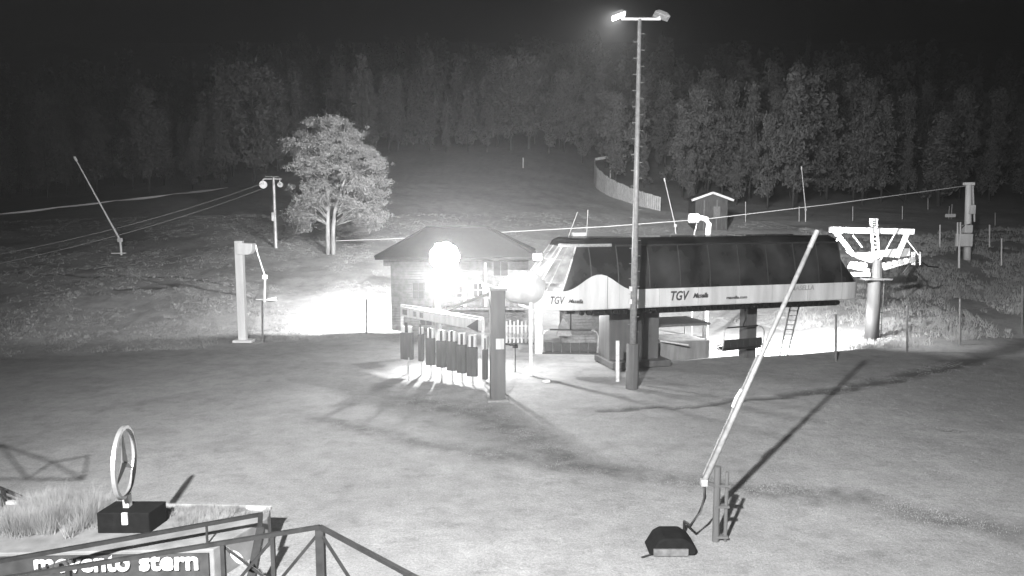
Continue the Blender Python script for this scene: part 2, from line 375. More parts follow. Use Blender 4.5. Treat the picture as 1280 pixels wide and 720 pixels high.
# seams of the band
for i in (14, 34, 43, 52, 61, 70, 79, 88):
    mb = MB(); a, b = rings[1][i], rings[2][i]; o_ = (Vector((a.x, a.y, 0))-T(9, 2.8, 0)); o_.normalize(); o_ = -E2*.012 if i > 28 else o_*.012
    mb.bar(a+o_, b+o_, .022, .02); mb.build('band_seam', M['steel'], term)
for u in (1.0,):
    mb = MB(); mb.bar(T(u, -.012, 4.05), T(u, -.012, 5.15+hump(u)), .035, .02); mb.build('band_seam', M['frame'], term)
# white rounded nose pod
def pod(c, rx, ry, rzz, name, m, parent, axis=E1, e2=E2, seg=20, rg=12, z0=-1.):
    mb = MB(); vs = []; fs = []
    for i in range(rg+1):
        th = -math.pi/2+math.pi*i/rg
        for k in range(seg):
            ph = 2*math.pi*k/seg; cz = max(math.sin(th), z0)
            vs.append(Vector(c)+axis*rx*math.cos(th)*math.cos(ph)+e2*ry*math.cos(th)*math.sin(ph)+Vector((0, 0, rzz*cz)))
    for i in range(rg):
        for k in range(seg): fs.append((i*seg+k, i*seg+(k+1) % seg, (i+1)*seg+(k+1) % seg, (i+1)*seg+k))
    mb.add(vs, fs); return mb.build(name, m, parent, smooth=True)
pod(T(-3.4, 2.3, 5.15), 1.6, 1.8, .98, 'nose_cover', M['band'], term, z0=-.95)
mb = MB(); mb.tube([T(-5.4, 1.9, 5.25), T(-6.2, 1.8, 5.5)], .12, 8); mb.build('nose_arm', M['white'], term)
# underframe
mb = MB(); mb.box(T(9, .7, 3.78), (17.5, .3, .42), math.atan2(E1.y, E1.x)); mb.build('beam', M['dark'], term)
mb = MB(); mb.box(T(9, 4.9, 3.78), (17.5, .3, .42), math.atan2(E1.y, E1.x)); mb.build('beam', M['dark'], term)
for u in (0.4, 3.4, 6.4, 9.4, 12.4, 15.4, 17.6):
    mb = MB(); mb.box(T(u, 2.8, 3.74), (.2, 3.86, .3), math.atan2(E1.y, E1.x)); mb.build('cross_beam', M['dark'], term)
mb = MB(); strip(mb, [level(3.2, .8, .4, 3.96), level(.2, .0, 2.4, 3.94)], 0, n); mb.build('floor_plate', M['dark'], term)
for u in np.arange(-.5, 17.6, .42):      # guide wheels seen under the band
    mb = MB(); mb.tube([T(u, .24, 3.80), T(u, .36, 3.80)], .15, 10); mb.build('guide_wheel', M['black'], term)
# supports
def pillar(name, px, py, w, dpt, ztop, m, d=None, parent=term, rz=.278):
    g = G(px, py) if d is None else P(px, py, d); mb = MB(); mb.box((g.x, g.y, (ztop-.25)/2), (w, dpt, ztop+.25), rz); return mb.build(name, m, parent, bevel=.03)
mb = MB(); mb.box(T(3.0, 2.9, 1.7), (1.9, 1.7, 3.75), .278); mb.build('central_column', M['pillar'], term, bevel=.05)
mb = MB(); mb.box(T(4.85, 2.4, 1.7), (1.1, 1.1, 3.75), .278); mb.build('central_column', M['pillar'], term, bevel=.05)
mb = MB(); mb.box(T(12.4, 2.6, 1.7), (.75, .9, 3.75), .278); mb.build('rear_column', M['pillar'], term, bevel=.04)
mb = MB(); mb.box(T(3.9, 2.6, .25), (4.0, 3.0, .4), .278); mb.build('footing', M['pillar'], term, bevel=.05)
# lettering on the band
fr = T(0, -.03, 0)
def bandtext(s, px0, py0, h, wpx, m, sh=0., off=0., u0=None):
    # find u on the front face seen at px0
    for k in range(2000):
        u = -3+k*.01; p = T(u, -.02, 4)
        if 640+F*p.x/p.y >= px0: break
    for k in range(2000):
        u2 = -3+k*.012; p2 = T(u2, -.02, 4)
        if 640+F*p2.x/p2.y >= px0+wpx: break
    p = T(u, -.02, 4); z = HCAM+(260-py0)/F*p.y
    return text_obj('lettering', s, h, m, term, T(u, -.022, z), E1, (0, 0, 1), sh, off, .01, u2-u)
bandtext('TGV', 840, 375.5, .78, 23, M['text'], .25, .018)
bandtext('Masella', 868, 372.5, .42, 19, M['text'], .4, .012)
bandtext('masella.com', 910, 374, .26, 26, M['text'], 0, .006)
bandtext('MASELLA', 991, 363, .42, 29, M['faint'], .1, .01)
# second TGV on the curved nose side
pa, pb = rings[1][16], rings[1][23]; ax = (pb-pa).normalized(); nrm = ax.cross(Vector((0, 0, 1)))
text_obj('lettering', 'TGV', .62, M['text'], term, pa+nrm*.05+Vector((0, 0, .35)), ax, (0, 0, 1), .25, .01, .01, .85)
text_obj('lettering', 'Masella', .3, M['text'], term, pa+ax*1.05+nrm*.08+Vector((0, 0, .42)), ax, (0, 0, 1), .4, .006, .01, .85)
# small lamp on the terminal shoulder
def floodhead(name, loc, tgt, w, h, parent, m):
    loc = Vector(loc); d = (Vector(tgt)-loc).normalized(); a = d.cross(Vector((0, 0, 1))).normalized(); b = a.cross(d)
    R = Matrix((a, d, b)).transposed()
    mb = MB(); mb.box(loc-d*.09, (w+.08, .16, h+.08), R=R)
    for k in (-2, -1, 0, 1, 2): mb.box(loc-d*.2+a*k*w/5, (.02, .08, h*.8), R=R)
    hd = mb.build(name, M['frame'], parent)
    mb = MB(); mb.box(loc+d*.005, (w, .03, h), R=R); mb.build('lamp_glass', m, hd)
    return hd
sl = empty('shoulder_lamp', (1.1, 44.9, 7.3), 'small bright floodlight on the left shoulder of the terminal shell', 'floodlight')
floodhead('lamp_head', (1.55, 44.35, 7.05), (.4, 36, 4), .5, .42, sl, M['lamp'])
mb = MB(); mb.bar((1.62, 44.45, 7.05), (2.4, 45.1, 7.4), .06); mb.build('bracket', M['steel'], sl)

# curved white pipe standing behind the shell roof
g = P(880, 292, 56); hk = empty('bent_pipe', (g.x, g.y, tz(g.x, g.y)), 'fat white bent pipe standing up behind the terminal roof', 'pipe')
pts = [P(884, 330, 56), P(885, 292, 56), P(886, 280, 56), P(883, 274, 56), P(877, 272.5, 56), P(869, 272.5, 56)]
pts[0].z = tz(pts[0].x, 56)-.1
mb = MB(); mb.tube(pts, .22, 10); mb.build('pipe', M['white'], hk, smooth=True)
q = P(868, 273, 56); mb = MB(); mb.tube([q+Vector((-.4, 0, 0)), q+Vector((.3, 0, 0))], .36, 12); mb.build('pipe_head', M['white'], hk)
a = P(872, 276, 56); b = P(868, 292, 56); mb = MB(); mb.tube([a, b, Vector((b.x, b.y, tz(b.x, b.y)))], .035, 6); mb.build('stay', M['lsteel'], hk)
# two thin antenna rods + small box on the roof
for i, (x0, y0, x1, y1) in enumerate(((709, 296, 722, 265), (733, 296, 735, 262))):
    a, b = P(x0, y0, 46.5), P(x1, y1, 46.5)
    mb = MB(); mb.tube([a-Vector((0, 0, .2)), b], .022, 6)
    o = mb.build('antenna_rod', M['lsteel']); tag(o, ['leaning thin rod on the left end of the terminal roof', 'upright thin rod on the left end of the terminal roof'][i], 'antenna')
mb = MB(); q = P(724, 293, 46); mb.box(q, (.9, .4, .25), .27); tag(mb.build('roof_box', M['white'], bevel=.04), 'small white box on the terminal roof near its left end', 'roof box')

# ------------------------------------------------------------------ chairs of the lift
def chair(px, py, d, wd, lab, rz=.28):
    c = P(px, py, d); t = empty('lift_chair', (c.x, c.y, c.z), lab, 'lift chair', 'lift chairs hanging under the terminal')
    R = Matrix.Rotation(rz, 3, 'Z')
    def q(x, y, z): return c+R@Vector((x, y, z))
    npad = 6; w = wd/npad
    for i in range(npad):
        x = -wd/2+w*(i+.5)
        mb = MB(); mb.box(q(x, .42, .0), (w*.96, .5, .10), R=R@Matrix.Rotation(.12, 3, 'X')); mb.build('seat_pad', M['pad'], t, bevel=.03)
        mb = MB(); mb.box(q(x, .12, .32), (w*.96, .09, .56), R=R@Matrix.Rotation(-.15, 3, 'X')); mb.build('back_pad', M['pad'], t, bevel=.03)
    mb = MB(); mb.tube([q(-wd/2-.1, .1, -.06), q(wd/2+.1, .1, -.06)], .05, 8); mb.build('seat_tube', M['dark'], t)
    for s in (-1, 1):
        x = s*(wd/2+.07)
        mb = MB(); mb.tube([q(x, .66, -.05), q(x, .12, -.05), q(x, .02, .5), q(x, .0, 1.05), q(x-s*.12, .1, 1.3), q(x-s*.45, .2, 1.38)], .04, 8); mb.build('side_arm', M['lsteel'] if s < 0 else M['steel'], t, smooth=True)
        mb = MB(); mb.tube([q(x, .62, .0), q(x, .75, .1), q(x, .3, .3)], .045, 6); mb.build('arm_rest', M['lsteel'], t)
    mb = MB(); mb.tube([q(-wd/2+.3, .2, 1.38), q(wd/2-.3, .2, 1.38)], .05, 8); mb.build('top_tube', M['dark'], t)
    zt = 3.85-c.z
    mb = MB(); mb.tube([q(0, .2, 1.38), q(0, -.05, 1.9), q(0, .1, zt)], .05, 8); mb.build('hanger', M['dark'], t, smooth=True)
    mb = MB(); mb.box(q(0, .1, zt-.06), (.5, .22, .22), R=R); mb.build('grip', M['dark'], t, bevel=.02)
    return t
chair(713, 441, 43.6, 3.2, 'dark six-seat lift chair left of the central column', -.06)
chair(930, 435, 47.2, 3.1, 'dark six-seat lift chair beside the rear column under the terminal', .38)
# loading deck; its grey box fills the shade beneath the slab
t = empty('loading_deck', T(7.2, 4.0, 0), 'loading deck slab over a grey box standing in for its shade under the terminal', 'platform')
mb = MB(); mb.box(T(7.4, 4.4, .55), (4.6, 3.0, 1.3), .278); mb.build('shade_box', M['concrete'], t, bevel=.03)
mb = MB(); mb.box(T(7.3, 4.3, 2.35), (4.6, 3.2, .16), .278); mb.build('canopy_slab', M['frame'], t, bevel=.02)
for u, v in ((5.2, 2.9), (9.4, 2.9), (5.2, 5.7), (9.4, 5.7)):
    mb = MB(); mb.tube([T(u, v, 1.2), T(u, v, 2.3)], .05, 6); mb.build('canopy_post', M['steel'], t)
mb = MB(); mb.tube([T(5.2, 2.8, 1.5), T(7.6, 2.0, 1.15)], .05, 6); mb.build('guide_bar', M['lsteel'], t)
# operator cabin with slatted side
t = empty('operator_cabin', P(730, 440, 52), 'slatted grey operator cabin under the left end of the terminal', 'cabin')
c = P(727, 430, 52); zc = 0
for k in range(11):
    mb = MB(); mb.box((c.x, c.y, .25+k*.21), (2.9, .05, .18), .15); mb.build('slat', M['frame'], t)
mb = MB(); mb.box((c.x+.1, c.y+.9, 1.28), (3.0, 1.6, 2.5), .15); mb.build('cabin_body', M['frame'], t)
mb = MB(); mb.box((c.x+.1, c.y+.8, 2.6), (3.3, 2.1, .12), .15); mb.build('cabin_roof', M['dark'], t)
mb = MB(); mb.prism([(-.5, 0), (.55, 0), (.3, .9), (-.1, 1.3), (-.35, .7)], P(705, 420, 50.5), (1, 0, 0), (0, 0, 1), (0, 1, 0), .5)
tag(mb.build('covered_load', M['frame']), 'grey covered load standing before the slatted cabin', 'covered load')
# panel post of the terminal's left support, pale
def post_thing(name, px, py, top, d, w, m, lab, cat, group=None, rnd=False, lean=0):
    g = G(px, py) if d is None else P(px, py, d)
    if d is not None: g.z = tz(g.x, g.y)
    a = g-Vector((0, 0, .3)); b = P(px+lean, top, g.y)
    mb = MB()
    if rnd: mb.tube([a, b], w/2, 8)
    else: mb.bar(a, b, w, w)
    o = mb.build(name, m, None); return tag(o, lab, cat, group)
post_thing('support_post', 663.5, 470, 375, None, .2, M['lsteel'], 'thin pale post under the nose of the terminal', 'post')
post_thing('support_column', 673, 432, 377, 50, .5, M['white'], 'white square column behind the thin pale post', 'column')
post_thing('thin_stake', 772, 477, 426, None, .18, M['lsteel'], 'short pale stake left of the tall light mast', 'stake')
# big grey pillar in front
g = G(622, 500); t = empty('gate_pillar', g, 'thick square grey pillar at the right end of the gate row', 'pillar')
zt = P(622, 362, g.y).z
mb = MB(); mb.box((g.x, g.y, zt/2-.15), (.78, .78, zt+.3), .1); mb.build('shaft', M['pillar'], t, bevel=.04)
mb = MB(); mb.box((g.x, g.y, .03), (1.1, 1.1, .16), .1); mb.build('foot', M['concrete'], t, bevel=.03)
mb = MB(); q = P(625, 430, g.y-.4); mb.box(q, (.42, .04, .55), .1); mb.build('notice', M['gatelight'], t)
mb = MB(); q = P(622, 362, g.y); mb.box(q+Vector((0, 0, .05)), (.95, .95, .12), .1); mb.build('cap', M['frame'], t)
mb = MB(); mb.bar(q+Vector((-.1, 0, -.1)), P(560, 386, 45), .12, .16); mb.build('brace', M['steel'], t)
# ------------------------------------------------------------------ entrance gates
A0, B0 = P(505, 384, 47.5), P(600, 407, 42.0); A0.z = B0.z = 3.25
bm_ = empty('gate_beam', (A0.x, A0.y, 0), 'horizontal signed beam above the row of entrance gates', 'gate beam')
dA = (B0-A0).normalized(); nA = Vector((dA.y, -dA.x, 0))
if nA.y > 0: nA = -nA
mb = MB(); mb.bar(A0-dA*.3, B0+dA*.3, .25, .62); mb.build('beam', M['gatelight'], bm_, bevel=.02)
mb = MB(); mb.bar(A0-dA*.3+Vector((0, 0, .42)), B0+dA*.3+Vector((0, 0, .42)), .1, .1); mb.build('top_rail', M['steel'], bm_)
mb = MB(); mb.bar(A0+nA*.2+dA*2.6+Vector((0, 0, -.05)), A0+nA*.2+dA*4.6+Vector((0, 0, -.05)), .02, .4); mb.build('sign_plate', M['gatelight'], bm_)
for s0, w in ((.1, .5), (1.2, .3), (1.9, .35)):
    q = A0+dA*(s0+.2)+nA*.15; mb = MB(); mb.bar(q-dA*w/2, q+dA*w/2, .03, .34); mb.build('pictogram', M['frame'], bm_)
q = B0-dA*1.0+nA*.15; mb = MB(); mb.prism([(0, -.28), (.95, .28), (.95, -.28)] if False else [(0, -.2), (1.0, -.42), (1.0, .34)], q, dA, (0, 0, 1), nA, .03); mb.build('arrow', M['text'], bm_)
LG = (B0-A0).length
for s in (-.25, LG+.25):
    q = A0+dA*s; mb = MB(); mb.bar((q.x, q.y, tz(q.x, q.y)-.2), (q.x, q.y, 3.7), .16); mb.build('post', M['steel'], bm_)
ng = 8; first = None
glab = ['first entrance gate panel from the left, dark lower mat', 'second gate panel from the left, narrow with dark mat', 'third gate panel from the left in the entrance row',
        'fourth gate panel from the left in the entrance row', 'fifth gate panel in the entrance row, dark lower mat', 'sixth gate panel, third from the grey pillar', 'seventh gate panel, second from the grey pillar', 'narrow gate post panel nearest the grey pillar']
gpx = [(509, 449, 416, 16, 43.5), (526.5, 451, 418, 6, 43.2), (538.5, 456, 423, 11.5, 42.6), (552, 459, 426, 12.5, 42.1), (565, 463, 427, 12.3, 41.6), (577.5, 466, 431, 12, 41.1), (590.5, 470, 434, 13, 40.6), (606.5, 474, 437, 6, 40.2)]
for i, (px, pb_, pm, w, d) in enumerate(gpx):
    c = P(px, pb_, d); ww = w*d/F; t = empty('entrance_gate', (c.x, c.y, 0), glab[i], 'lift gate', 'entrance gates in the row left of the pillar')
    zb = c.z; zm = P(px, pm, d).z; ztp = 2.9
    mb = MB(); mb.box((c.x, c.y, (zb+zm)/2), (ww, .3, zm-zb), -.2+random.uniform(-.12, .12)); mb.build('lower_mat', M['gatedark'], t, bevel=.02)
    mb = MB(); mb.box((c.x+.02, c.y+.1, (zm+ztp)/2+.01), (ww*.72, .3, ztp-zm), -.2); mb.build('upper_panel', M['gatelight'], t, bevel=.02)
    mb = MB(); mb.box((c.x, c.y-.12, zm+.35), (ww*.22, .08, .62), -.2+random.uniform(-.15, .15)); mb.build('reader', M['dark'], t)
    mb = MB(); mb.tube([(c.x, c.y+.1, zb+.01), (c.x, c.y+.1, tz(c.x, c.y)-.1)], .05, 6); mb.build('leg', M['steel'], t)
# ------------------------------------------------------------------ main floodlight pole
g = Vector((-5.15, 50.3, tz(-5.15, 50.3)))
t = empty('floodlight_pole', g, 'white pole with the blinding floodlight cluster in front of the hut', 'floodlight pole')
mb = MB(); mb.tube([g-Vector((0, 0, .2)), g+Vector((0, 0, 3)), Vector((-5.15, 50.3, 7.6))], .24, 12, .2); mb.build('pole', M['white'], t, smooth=True)
mb = MB(); mb.bar((-5.5, 50.1, 6.7), (-3.9, 50.1, 6.7), .1); mb.bar((-5.5, 50.1, 7.2), (-3.9, 50.1, 7.2), .08); mb.build('crossarm', M['white'], t)
def roundhead(c, d, rr, parent, m):
    c, d = Vector(c), Vector(d).normalized()
    mb = MB(); mb.tube([c-d*.32, c-d*.2, c], [rr*.35, rr*.95, rr*1.08], 16); hd = mb.build('lamp_head', M['frame'], parent)
    mb = MB(); mb.tube([c+d*.003, c+d*.03], rr, 16); mb.build('lamp_glass', m, hd)
for k_ in range(10):
    a_ = k_*math.pi*2/9; x, z, rr = (-4.6, 6.68, .74) if k_ == 9 else (-4.6+.62*math.cos(a_), 6.68+.62*math.sin(a_), .42)
    roundhead((x, 49.9-.03*k_, z), ((x+4.6)*.25, -1, -.12), rr, t, M['lamp'])
# ------------------------------------------------------------------ hut
hut = empty('hut', (-4.2, 58, 0), 'hip-roofed timber hut behind the floodlight pole', 'hut')
HX0, HX1, HY0, HY1 = -9.6, 1.3, 58.0, 66.0
mb = MB(); mb.box(((HX0+HX1)/2, (HY0+HY1)/2, 3.0), (HX1-HX0, HY1-HY0, 6.5)); mb.build('wall', M['wall'], hut)
mb = MB()
for k in range(30):
    z = .15+k*.205; mb.box(((HX0+HX1)/2, HY0-.03, z), (HX1-HX0+.02, .05, .19), R=Matrix.Rotation(.08, 3, 'X')); mb.box((HX0-.03, (HY0+HY1)/2, z), (.05, HY1-HY0, .19))
mb.build('cladding', M['wall'], hut, kind='stuff')
ez, rz_ = 6.2, 8.35; ex0, ex1, ey0, ey1 = -10.7, 2.1, 56.9, 67.0
vs = [(ex0, ey0, ez), (ex1, ey0, ez), (ex1, ey1, ez), (ex0, ey1, ez), (-7.2, 61.9, rz_), (-2.0, 61.9, rz_)]
mb = MB(); mb.add(vs+[(x, y, z-.22) for x, y, z in vs[:4]], [(0, 1, 5, 4), (1, 2, 5), (2, 3, 4, 5), (3, 0, 4), (0, 6, 7, 1), (1, 7, 8, 2), (2, 8, 9, 3), (3, 9, 6, 0), (6, 9, 8, 7)]); rf = mb.build('roof', M['roof'], hut)
mb = MB()
for p, q in ((0, 4), (1, 5), (4, 5), (2, 5), (3, 4)): mb.tube([Vector(vs[p])+Vector((0, 0, .03)), Vector(vs[q])+Vector((0, 0, .03))], .09, 6)
mb.build('ridge_cap', M['roof'], rf)
def window(x0, x1, z0, z1, nx, nz, fm):
    y = HY0-.09; fr = MB(); w = .09
    fr.bar((x0, y, z0), (x1, y, z0), .08, w); fr.bar((x0, y, z1), (x1, y, z1), .08, w)
    fr.bar((x0, y, z0+w/2), (x0, y, z1-w/2), .08, .08); fr.bar((x1, y, z0+w/2), (x1, y, z1-w/2), .08, .08)
    for i in range(1, nx): x = x0+(x1-x0)*i/nx; fr.bar((x, y, z0+w/2), (x, y, z1-w/2), .05, .05)
    for i in range(1, nz): z = z0+(z1-z0)*i/nz; fr.bar((x0+.04, y+.005, z), (x1-.04, y+.005, z), .04, .05)
    f = fr.build('window', fm, hut); mb = MB(); mb.box(((x0+x1)/2, y+.03, (z0+z1)/2), (x1-x0, .02, z1-z0)); mb.build('pane', M['pane'], f)
window(-4.95, -3.95, 2.75, 4.35, 2, 3, M['white']); window(-3.1, -2.3, 2.9, 4.1, 2, 2, M['white']); window(-7.9, -7.0, 2.8, 4.1, 2, 2, M['wall'])
window(-1.5, -.3, 4.6, 5.8, 2, 1, M['frame']); window(-7.4, -6.4, .6, 2.2, 2, 2, M['frame'])
for x, z0, z1 in ((-3.75, 2.1, 4.8), (-2.1, 2.2, 5.7), (-.6, 2.2, 4.4)):
    mb = MB(); mb.bar((x, HY0-.35, z0), (x, HY0-.35, z1), .2); mb.build('porch_post', M['white'], hut)
mb = MB(); mb.box((-2.2, HY0-.7, 2.15), (6.6, 1.3, .14)); mb.build('balcony_floor', M['wood'], hut)
for x in np.arange(-5.2, 1.1, .55):
    mb = MB(); mb.bar((x, HY0-1.3, 2.22), (x, HY0-1.3, 3.0), .07); mb.build('baluster', M['frame'], hut)
mb = MB(); mb.bar((-5.4, HY0-1.3, 3.03), (1.1, HY0-1.3, 3.03), .1, .08); mb.build('balcony_rail', M['steel'], hut)
mb = MB(); mb.box((-.9, HY0-.06, 1.05), (1.0, .08, 2.1)); d_ = mb.build('door', M['frame'], hut); mb = MB(); mb.box((-.55, HY0-.13, 1.0), (.12, .05, .05)); mb.build('handle', M['steel'], d_)
sl = empty('corner_floodlight', (-10.0, 57.8, 5.6), 'floodlight on the left corner of the hut aimed up the slope', 'floodlight')
floodhead('lamp_head', (-10.0, 58.3, 5.62), (-14, 75, 4), .5, .4, sl, M['lampd'])
mb = MB(); mb.bar((-10.0, 58.25, 5.62), (-9.62, 58.25, 5.62), .06); mb.build('bracket', M['steel'], sl)
# barrier by the hut
g = P(645, 425, 53); t = empty('slatted_barrier', (g.x, g.y, 0), 'low white slatted barrier right of the grey pillar', 'barrier')
for i in range(9):
    x = g.x-.7+i*.28; mb = MB(); mb.bar((x, g.y, .15), (x, g.y, 1.75+.1*(i % 2)), .14, .04); mb.build('slat', M['gatelight'], t)
for z in (.5, 1.4): mb = MB(); mb.bar((g.x-.8, g.y+.04, z), (g.x+1.7, g.y+.04, z), .04, .08); mb.build('rail', M['steel'], t)
g = G(683, 478); mb = MB(); mb.box(g+Vector((0, 0, .06)), (.4, .25, .14), .3); tag(mb.build('white_block', M['white'], bevel=.03), 'small white block lying on the ground beneath the terminal nose', 'block')
g = P(640, 430.5, 45); mb = MB(); mb.tube([P(632, 430, 44), P(644, 432, 44)], .06, 6); mb.tube([P(643, 432, 44)-Vector((.12, 0, 0)), P(645, 432, 44)+Vector((.12, 0, 0))], .16, 8)
mb.tube([P(644, 432, 44), Vector((P(644, 432, 44).x, 44, 0))], .03, 6)
tag(mb.build('turnstile_arm', M['dark']), 'dark turnstile arm right of the thick grey pillar', 'turnstile')
# ------------------------------------------------------------------ tall light mast
g = G(790, 486); mast = empty('light_mast', g, 'tall climbing-peg light mast with two lamp heads in front of the terminal', 'light mast')
top = P(795, 24, g.y); top.x = g.x+.05
def mp(z): return Vector((g.x+.05*z/20, g.y, z))
mb = MB(); mb.tube([mp(-.3), mp(2.55)], .36, 8); mb.build('base_sleeve', M['pillar'], mast, bevel=.02)
mb = MB(); mb.tube([mp(2.5), mp(top.z)], .2, 12, .1); mb.build('pole', M['lance'], mast, smooth=True)
zz = 3.2
k = 0
while zz < top.z-.5:
    s = -1 if k % 2 else 1; p = mp(zz); mb = MB(); mb.tube([p, p+Vector((s*.3, 0, 0))], .018, 5); mb.build('climbing_peg', M['lance'], mast); zz += .42; k += 1
mb = MB(); mb.bar(mp(top.z)+Vector((-.95, 0, 0)), mp(top.z)+Vector((1.1, 0, 0)), .12, .12); mb.build('crossarm', M['lsteel'], mast)
for s, mm, nm in ((-1, M['lamps'], 0), (1, M['steel'], 1)):
    c = mp(top.z)+Vector((s*1.15, -.05, .2)); hw = .42
    R = Matrix.Rotation(s*.35, 3, 'Y')@Matrix.Rotation(-.25, 3, 'X')
    mb = MB(); mb.add([c+R@Vector(v) for v in ((-.42, -.3, -.07), (.42, -.3, -.07), (.42, .3, -.07), (-.42, .3, -.07), (-.22, -.16, .15), (.22, -.16, .15), (.22, .16, .15), (-.22, .16, .15))],
                      [(0, 1, 5, 4), (1, 2, 6, 5), (2, 3, 7, 6), (3, 0, 4, 7), (4, 5, 6, 7), (3, 2, 1, 0)]); hd = mb.build('lamp_head', M['steel'], mast)
    mb = MB(); mb.box(c+R@Vector((0, 0, -.09)), (.68, .46, .03), R=R); mb.build('lamp_glass', mm, hd)
    mb = MB(); mb.bar(mp(top.z)+Vector((s*.9, 0, 0)), c, .07); mb.build('lamp_bracket', M['steel'], mast)
for z in (5.6, 4.9): mb = MB(); mb.box(mp(z)+Vector((-.2, -.1, 0)), (.14, .2, .25)); mb.build('clip', M['lsteel'], mast)
# ------------------------------------------------------------------ snow lances
def lance(name, base, pivot, tip, lab, w=.09, stand=True, gun=True, m='lsteel', r2=.6):
    base, pivot, tip = Vector(base), Vector(pivot), Vector(tip)
    t = empty(name, base, lab, 'snow lance')
    mb = MB(); mb.tube([base-Vector((0, 0, .3)), pivot], w*1.1, 8); mb.build('stand', M[m], t)
    mb = MB(); mb.tube([pivot, tip], w, 8, w*r2); mb.build('lance_pipe', M[m], t)
    d = (tip-pivot).normalized()
    mb = MB(); mb.tube([tip-d*.1, tip+d*.35], w*1.3, 8); mb.build('nozzle_head', M[m], t)
    mb = MB(); mb.box(pivot, (w*4, w*3, w*4)); mb.build('pivot_block', M[m], t)
    return t
b = G(152, 319); t = lance('snow_lance', b, P(150, 300, b.y), P(95, 200, b.y), 'snow lance leaning left on the far left slope', .1, m='white')
mb = MB(); mb.box(b+Vector((-.3, 0, .2)), (1.3, .5, .12)); mb.build('foot_plate', M['white'], t)
b = G(330, 377); p1 = P(330, 352, b.y); t = lance('snow_lance', b, P(331, 346, b.y), P(320, 311, b.y), 'short white snow lance right of the pale box-topped post', .09, m='white')
mb = MB(); mb.tube([b+Vector((-.7, 0, .15)), b+Vector((1.1, 0, .1))], .07, 6); mb.tube([b+Vector((.3, 0, .15)), b+Vector((1.0, .2, .3))], .09, 6); mb.build('foot_bar', M['white'], t)
b = G(845, 292); lance('snow_lance', b, P(844, 282, b.y), P(831, 226, b.y), 'thin pale snow lance between curved fence and small shed', .09)
b = G(1007, 277); lance('snow_lance', b, P(1007, 262, b.y), P(1002, 211, b.y), 'faint upright snow lance right of the small shed', .07)
# foreground lance
g = G(898, 677); t = empty('snow_lance', g, 'long foreground snow lance leaning right from its double post', 'snow lance')
for k, (dx, top_, w) in enumerate(((-.09, 583, .17), (.20, 590, .09))):
    a = g+Vector((dx, 0, -.2)); b = P(898, top_, g.y); b = Vector((a.x, g.y, b.z)); mb = MB(); mb.tube([a, b], w/1.6, 10); mb.build('post', M['pillar'], t)
for z in (.15, 1.1, 1.75):
    mb = MB(); mb.box(g+Vector((.06, 0, z)), (.42, .2, .07)); mb.build('clamp', M['pillar'], t)
piv = P(880, 603, g.y-.1); tip = P(1020, 292, g.y+1.8)
mb = MB(); mb.tube([piv, piv+(tip-piv)*.5, tip], .085, 10, .07); mb.build('lance_pipe', M['lance'], t, smooth=True)
dd = (tip-piv).normalized(); sd = Vector((dd.z, 0, -dd.x))
mb = MB(); mb.tube([piv+dd*.2-sd*.12, piv+dd*4.2-sd*.11], .03, 8); mb.build('air_pipe', M['frame'], t)
mb = MB(); mb.tube([piv+dd*2.4-sd*.15, piv+dd*2.7-sd*.17, piv+dd*3.0-sd*.13], .045, 8); mb.build('valve', M['lsteel'], t)
mb = MB(); mb.tube([tip-dd*.5, tip+dd*.1], .08, 10); mb.build('nozzle_head', M['lance'], t)
mb = MB(); mb.box(piv, (.2, .2, .2)); mb.build('pivot_block', M['steel'], t, bevel=.02)
mb = MB(); mb.bar(piv, g+Vector((-.05, 0, 1.72)), .1); mb.bar(piv+dd*.6, g+Vector((0, 0, 2.1)), .08); mb.build('bracket', M['pillar'], t)
e = G(856, 668); hp = [piv+Vector((0, 0, -.02)), P(881, 622, g.y-.15), P(875, 640, g.y-.25), P(863, 657, g.y-.5), e+Vector((0, .1, .35)), e+Vector((-.02, 0, .1))]
mb = MB(); mb.tube(hp, .045, 8); mb.build('hose', M['dark'], t, smooth=True)
# black hatch
e = G(838, 692); t = empty('hydrant_hatch', e, 'black sloped hydrant cover on the ground below the lance hose', 'hydrant cover')
s = e.y/F
mb = MB(); mb.prism([(-30*s, 0), (-27*s, 4*s), (-19*s, 18*s), (-10*s, 23*s), (15*s, 23*s), (26*s, 16*s), (32*s, 8*s), (31*s, 0)], e+Vector((0, -.25, .02)), (1, 0, 0), (0, 0, 1), (0, 1, 0), .9); mb.build('hood', M['black'], t, bevel=.13)
mb = MB(); mb.box(e+Vector((-.05, -.28, .14)), (1.0, .05, .2)); mb.build('grille', M['frame'], t)
mb = MB(); mb.tube([e+Vector((-.62, -.2, .03)), e+Vector((-.9, -.35, .02))], .03, 6); mb.build('latch', M['dark'], t)
# ------------------------------------------------------------------ left slope posts and poles
g = G(304, 427); t = empty('box_topped_post', g, 'tall pale square post with a round-cornered box at its top', 'post')
zt = P(304, 301, g.y).z
mb = MB(); mb.bar(g-Vector((0, 0, .3)), (g.x, g.y, zt), .55, .5); mb.build('shaft', M['white'], t, bevel=.03)
s = g.y/F; c = P(304, 318, g.y)
mb = MB(); mb.prism([(-5*s, 15*s), (14*s, 14*s), (14*s, 6*s), (12*s, 2*s), (9*s, 0), (-5*s, 0)], c+Vector((0, -.42, 0)), (1, 0, 0), (0, 0, 1), (0, 1, 0), .8); mb.build('head_box', M['white'], t, bevel=.04)
mb = MB(); mb.box((g.x+.1, g.y-.1, g.z+.08), (1.4, .9, .2)); mb.build('foot', M['white'], t, bevel=.03)
g = G(345, 310); t = empty('cable_pole', g, 'pole with crossarm and two pulleys left of the pine', 'cable pole')
zt = P(345, 222, g.y).z; mb = MB(); mb.tube([g-Vector((0, 0, .3)), (g.x, g.y, zt)], .2, 8, .14); mb.build('pole', M['steel'], t)
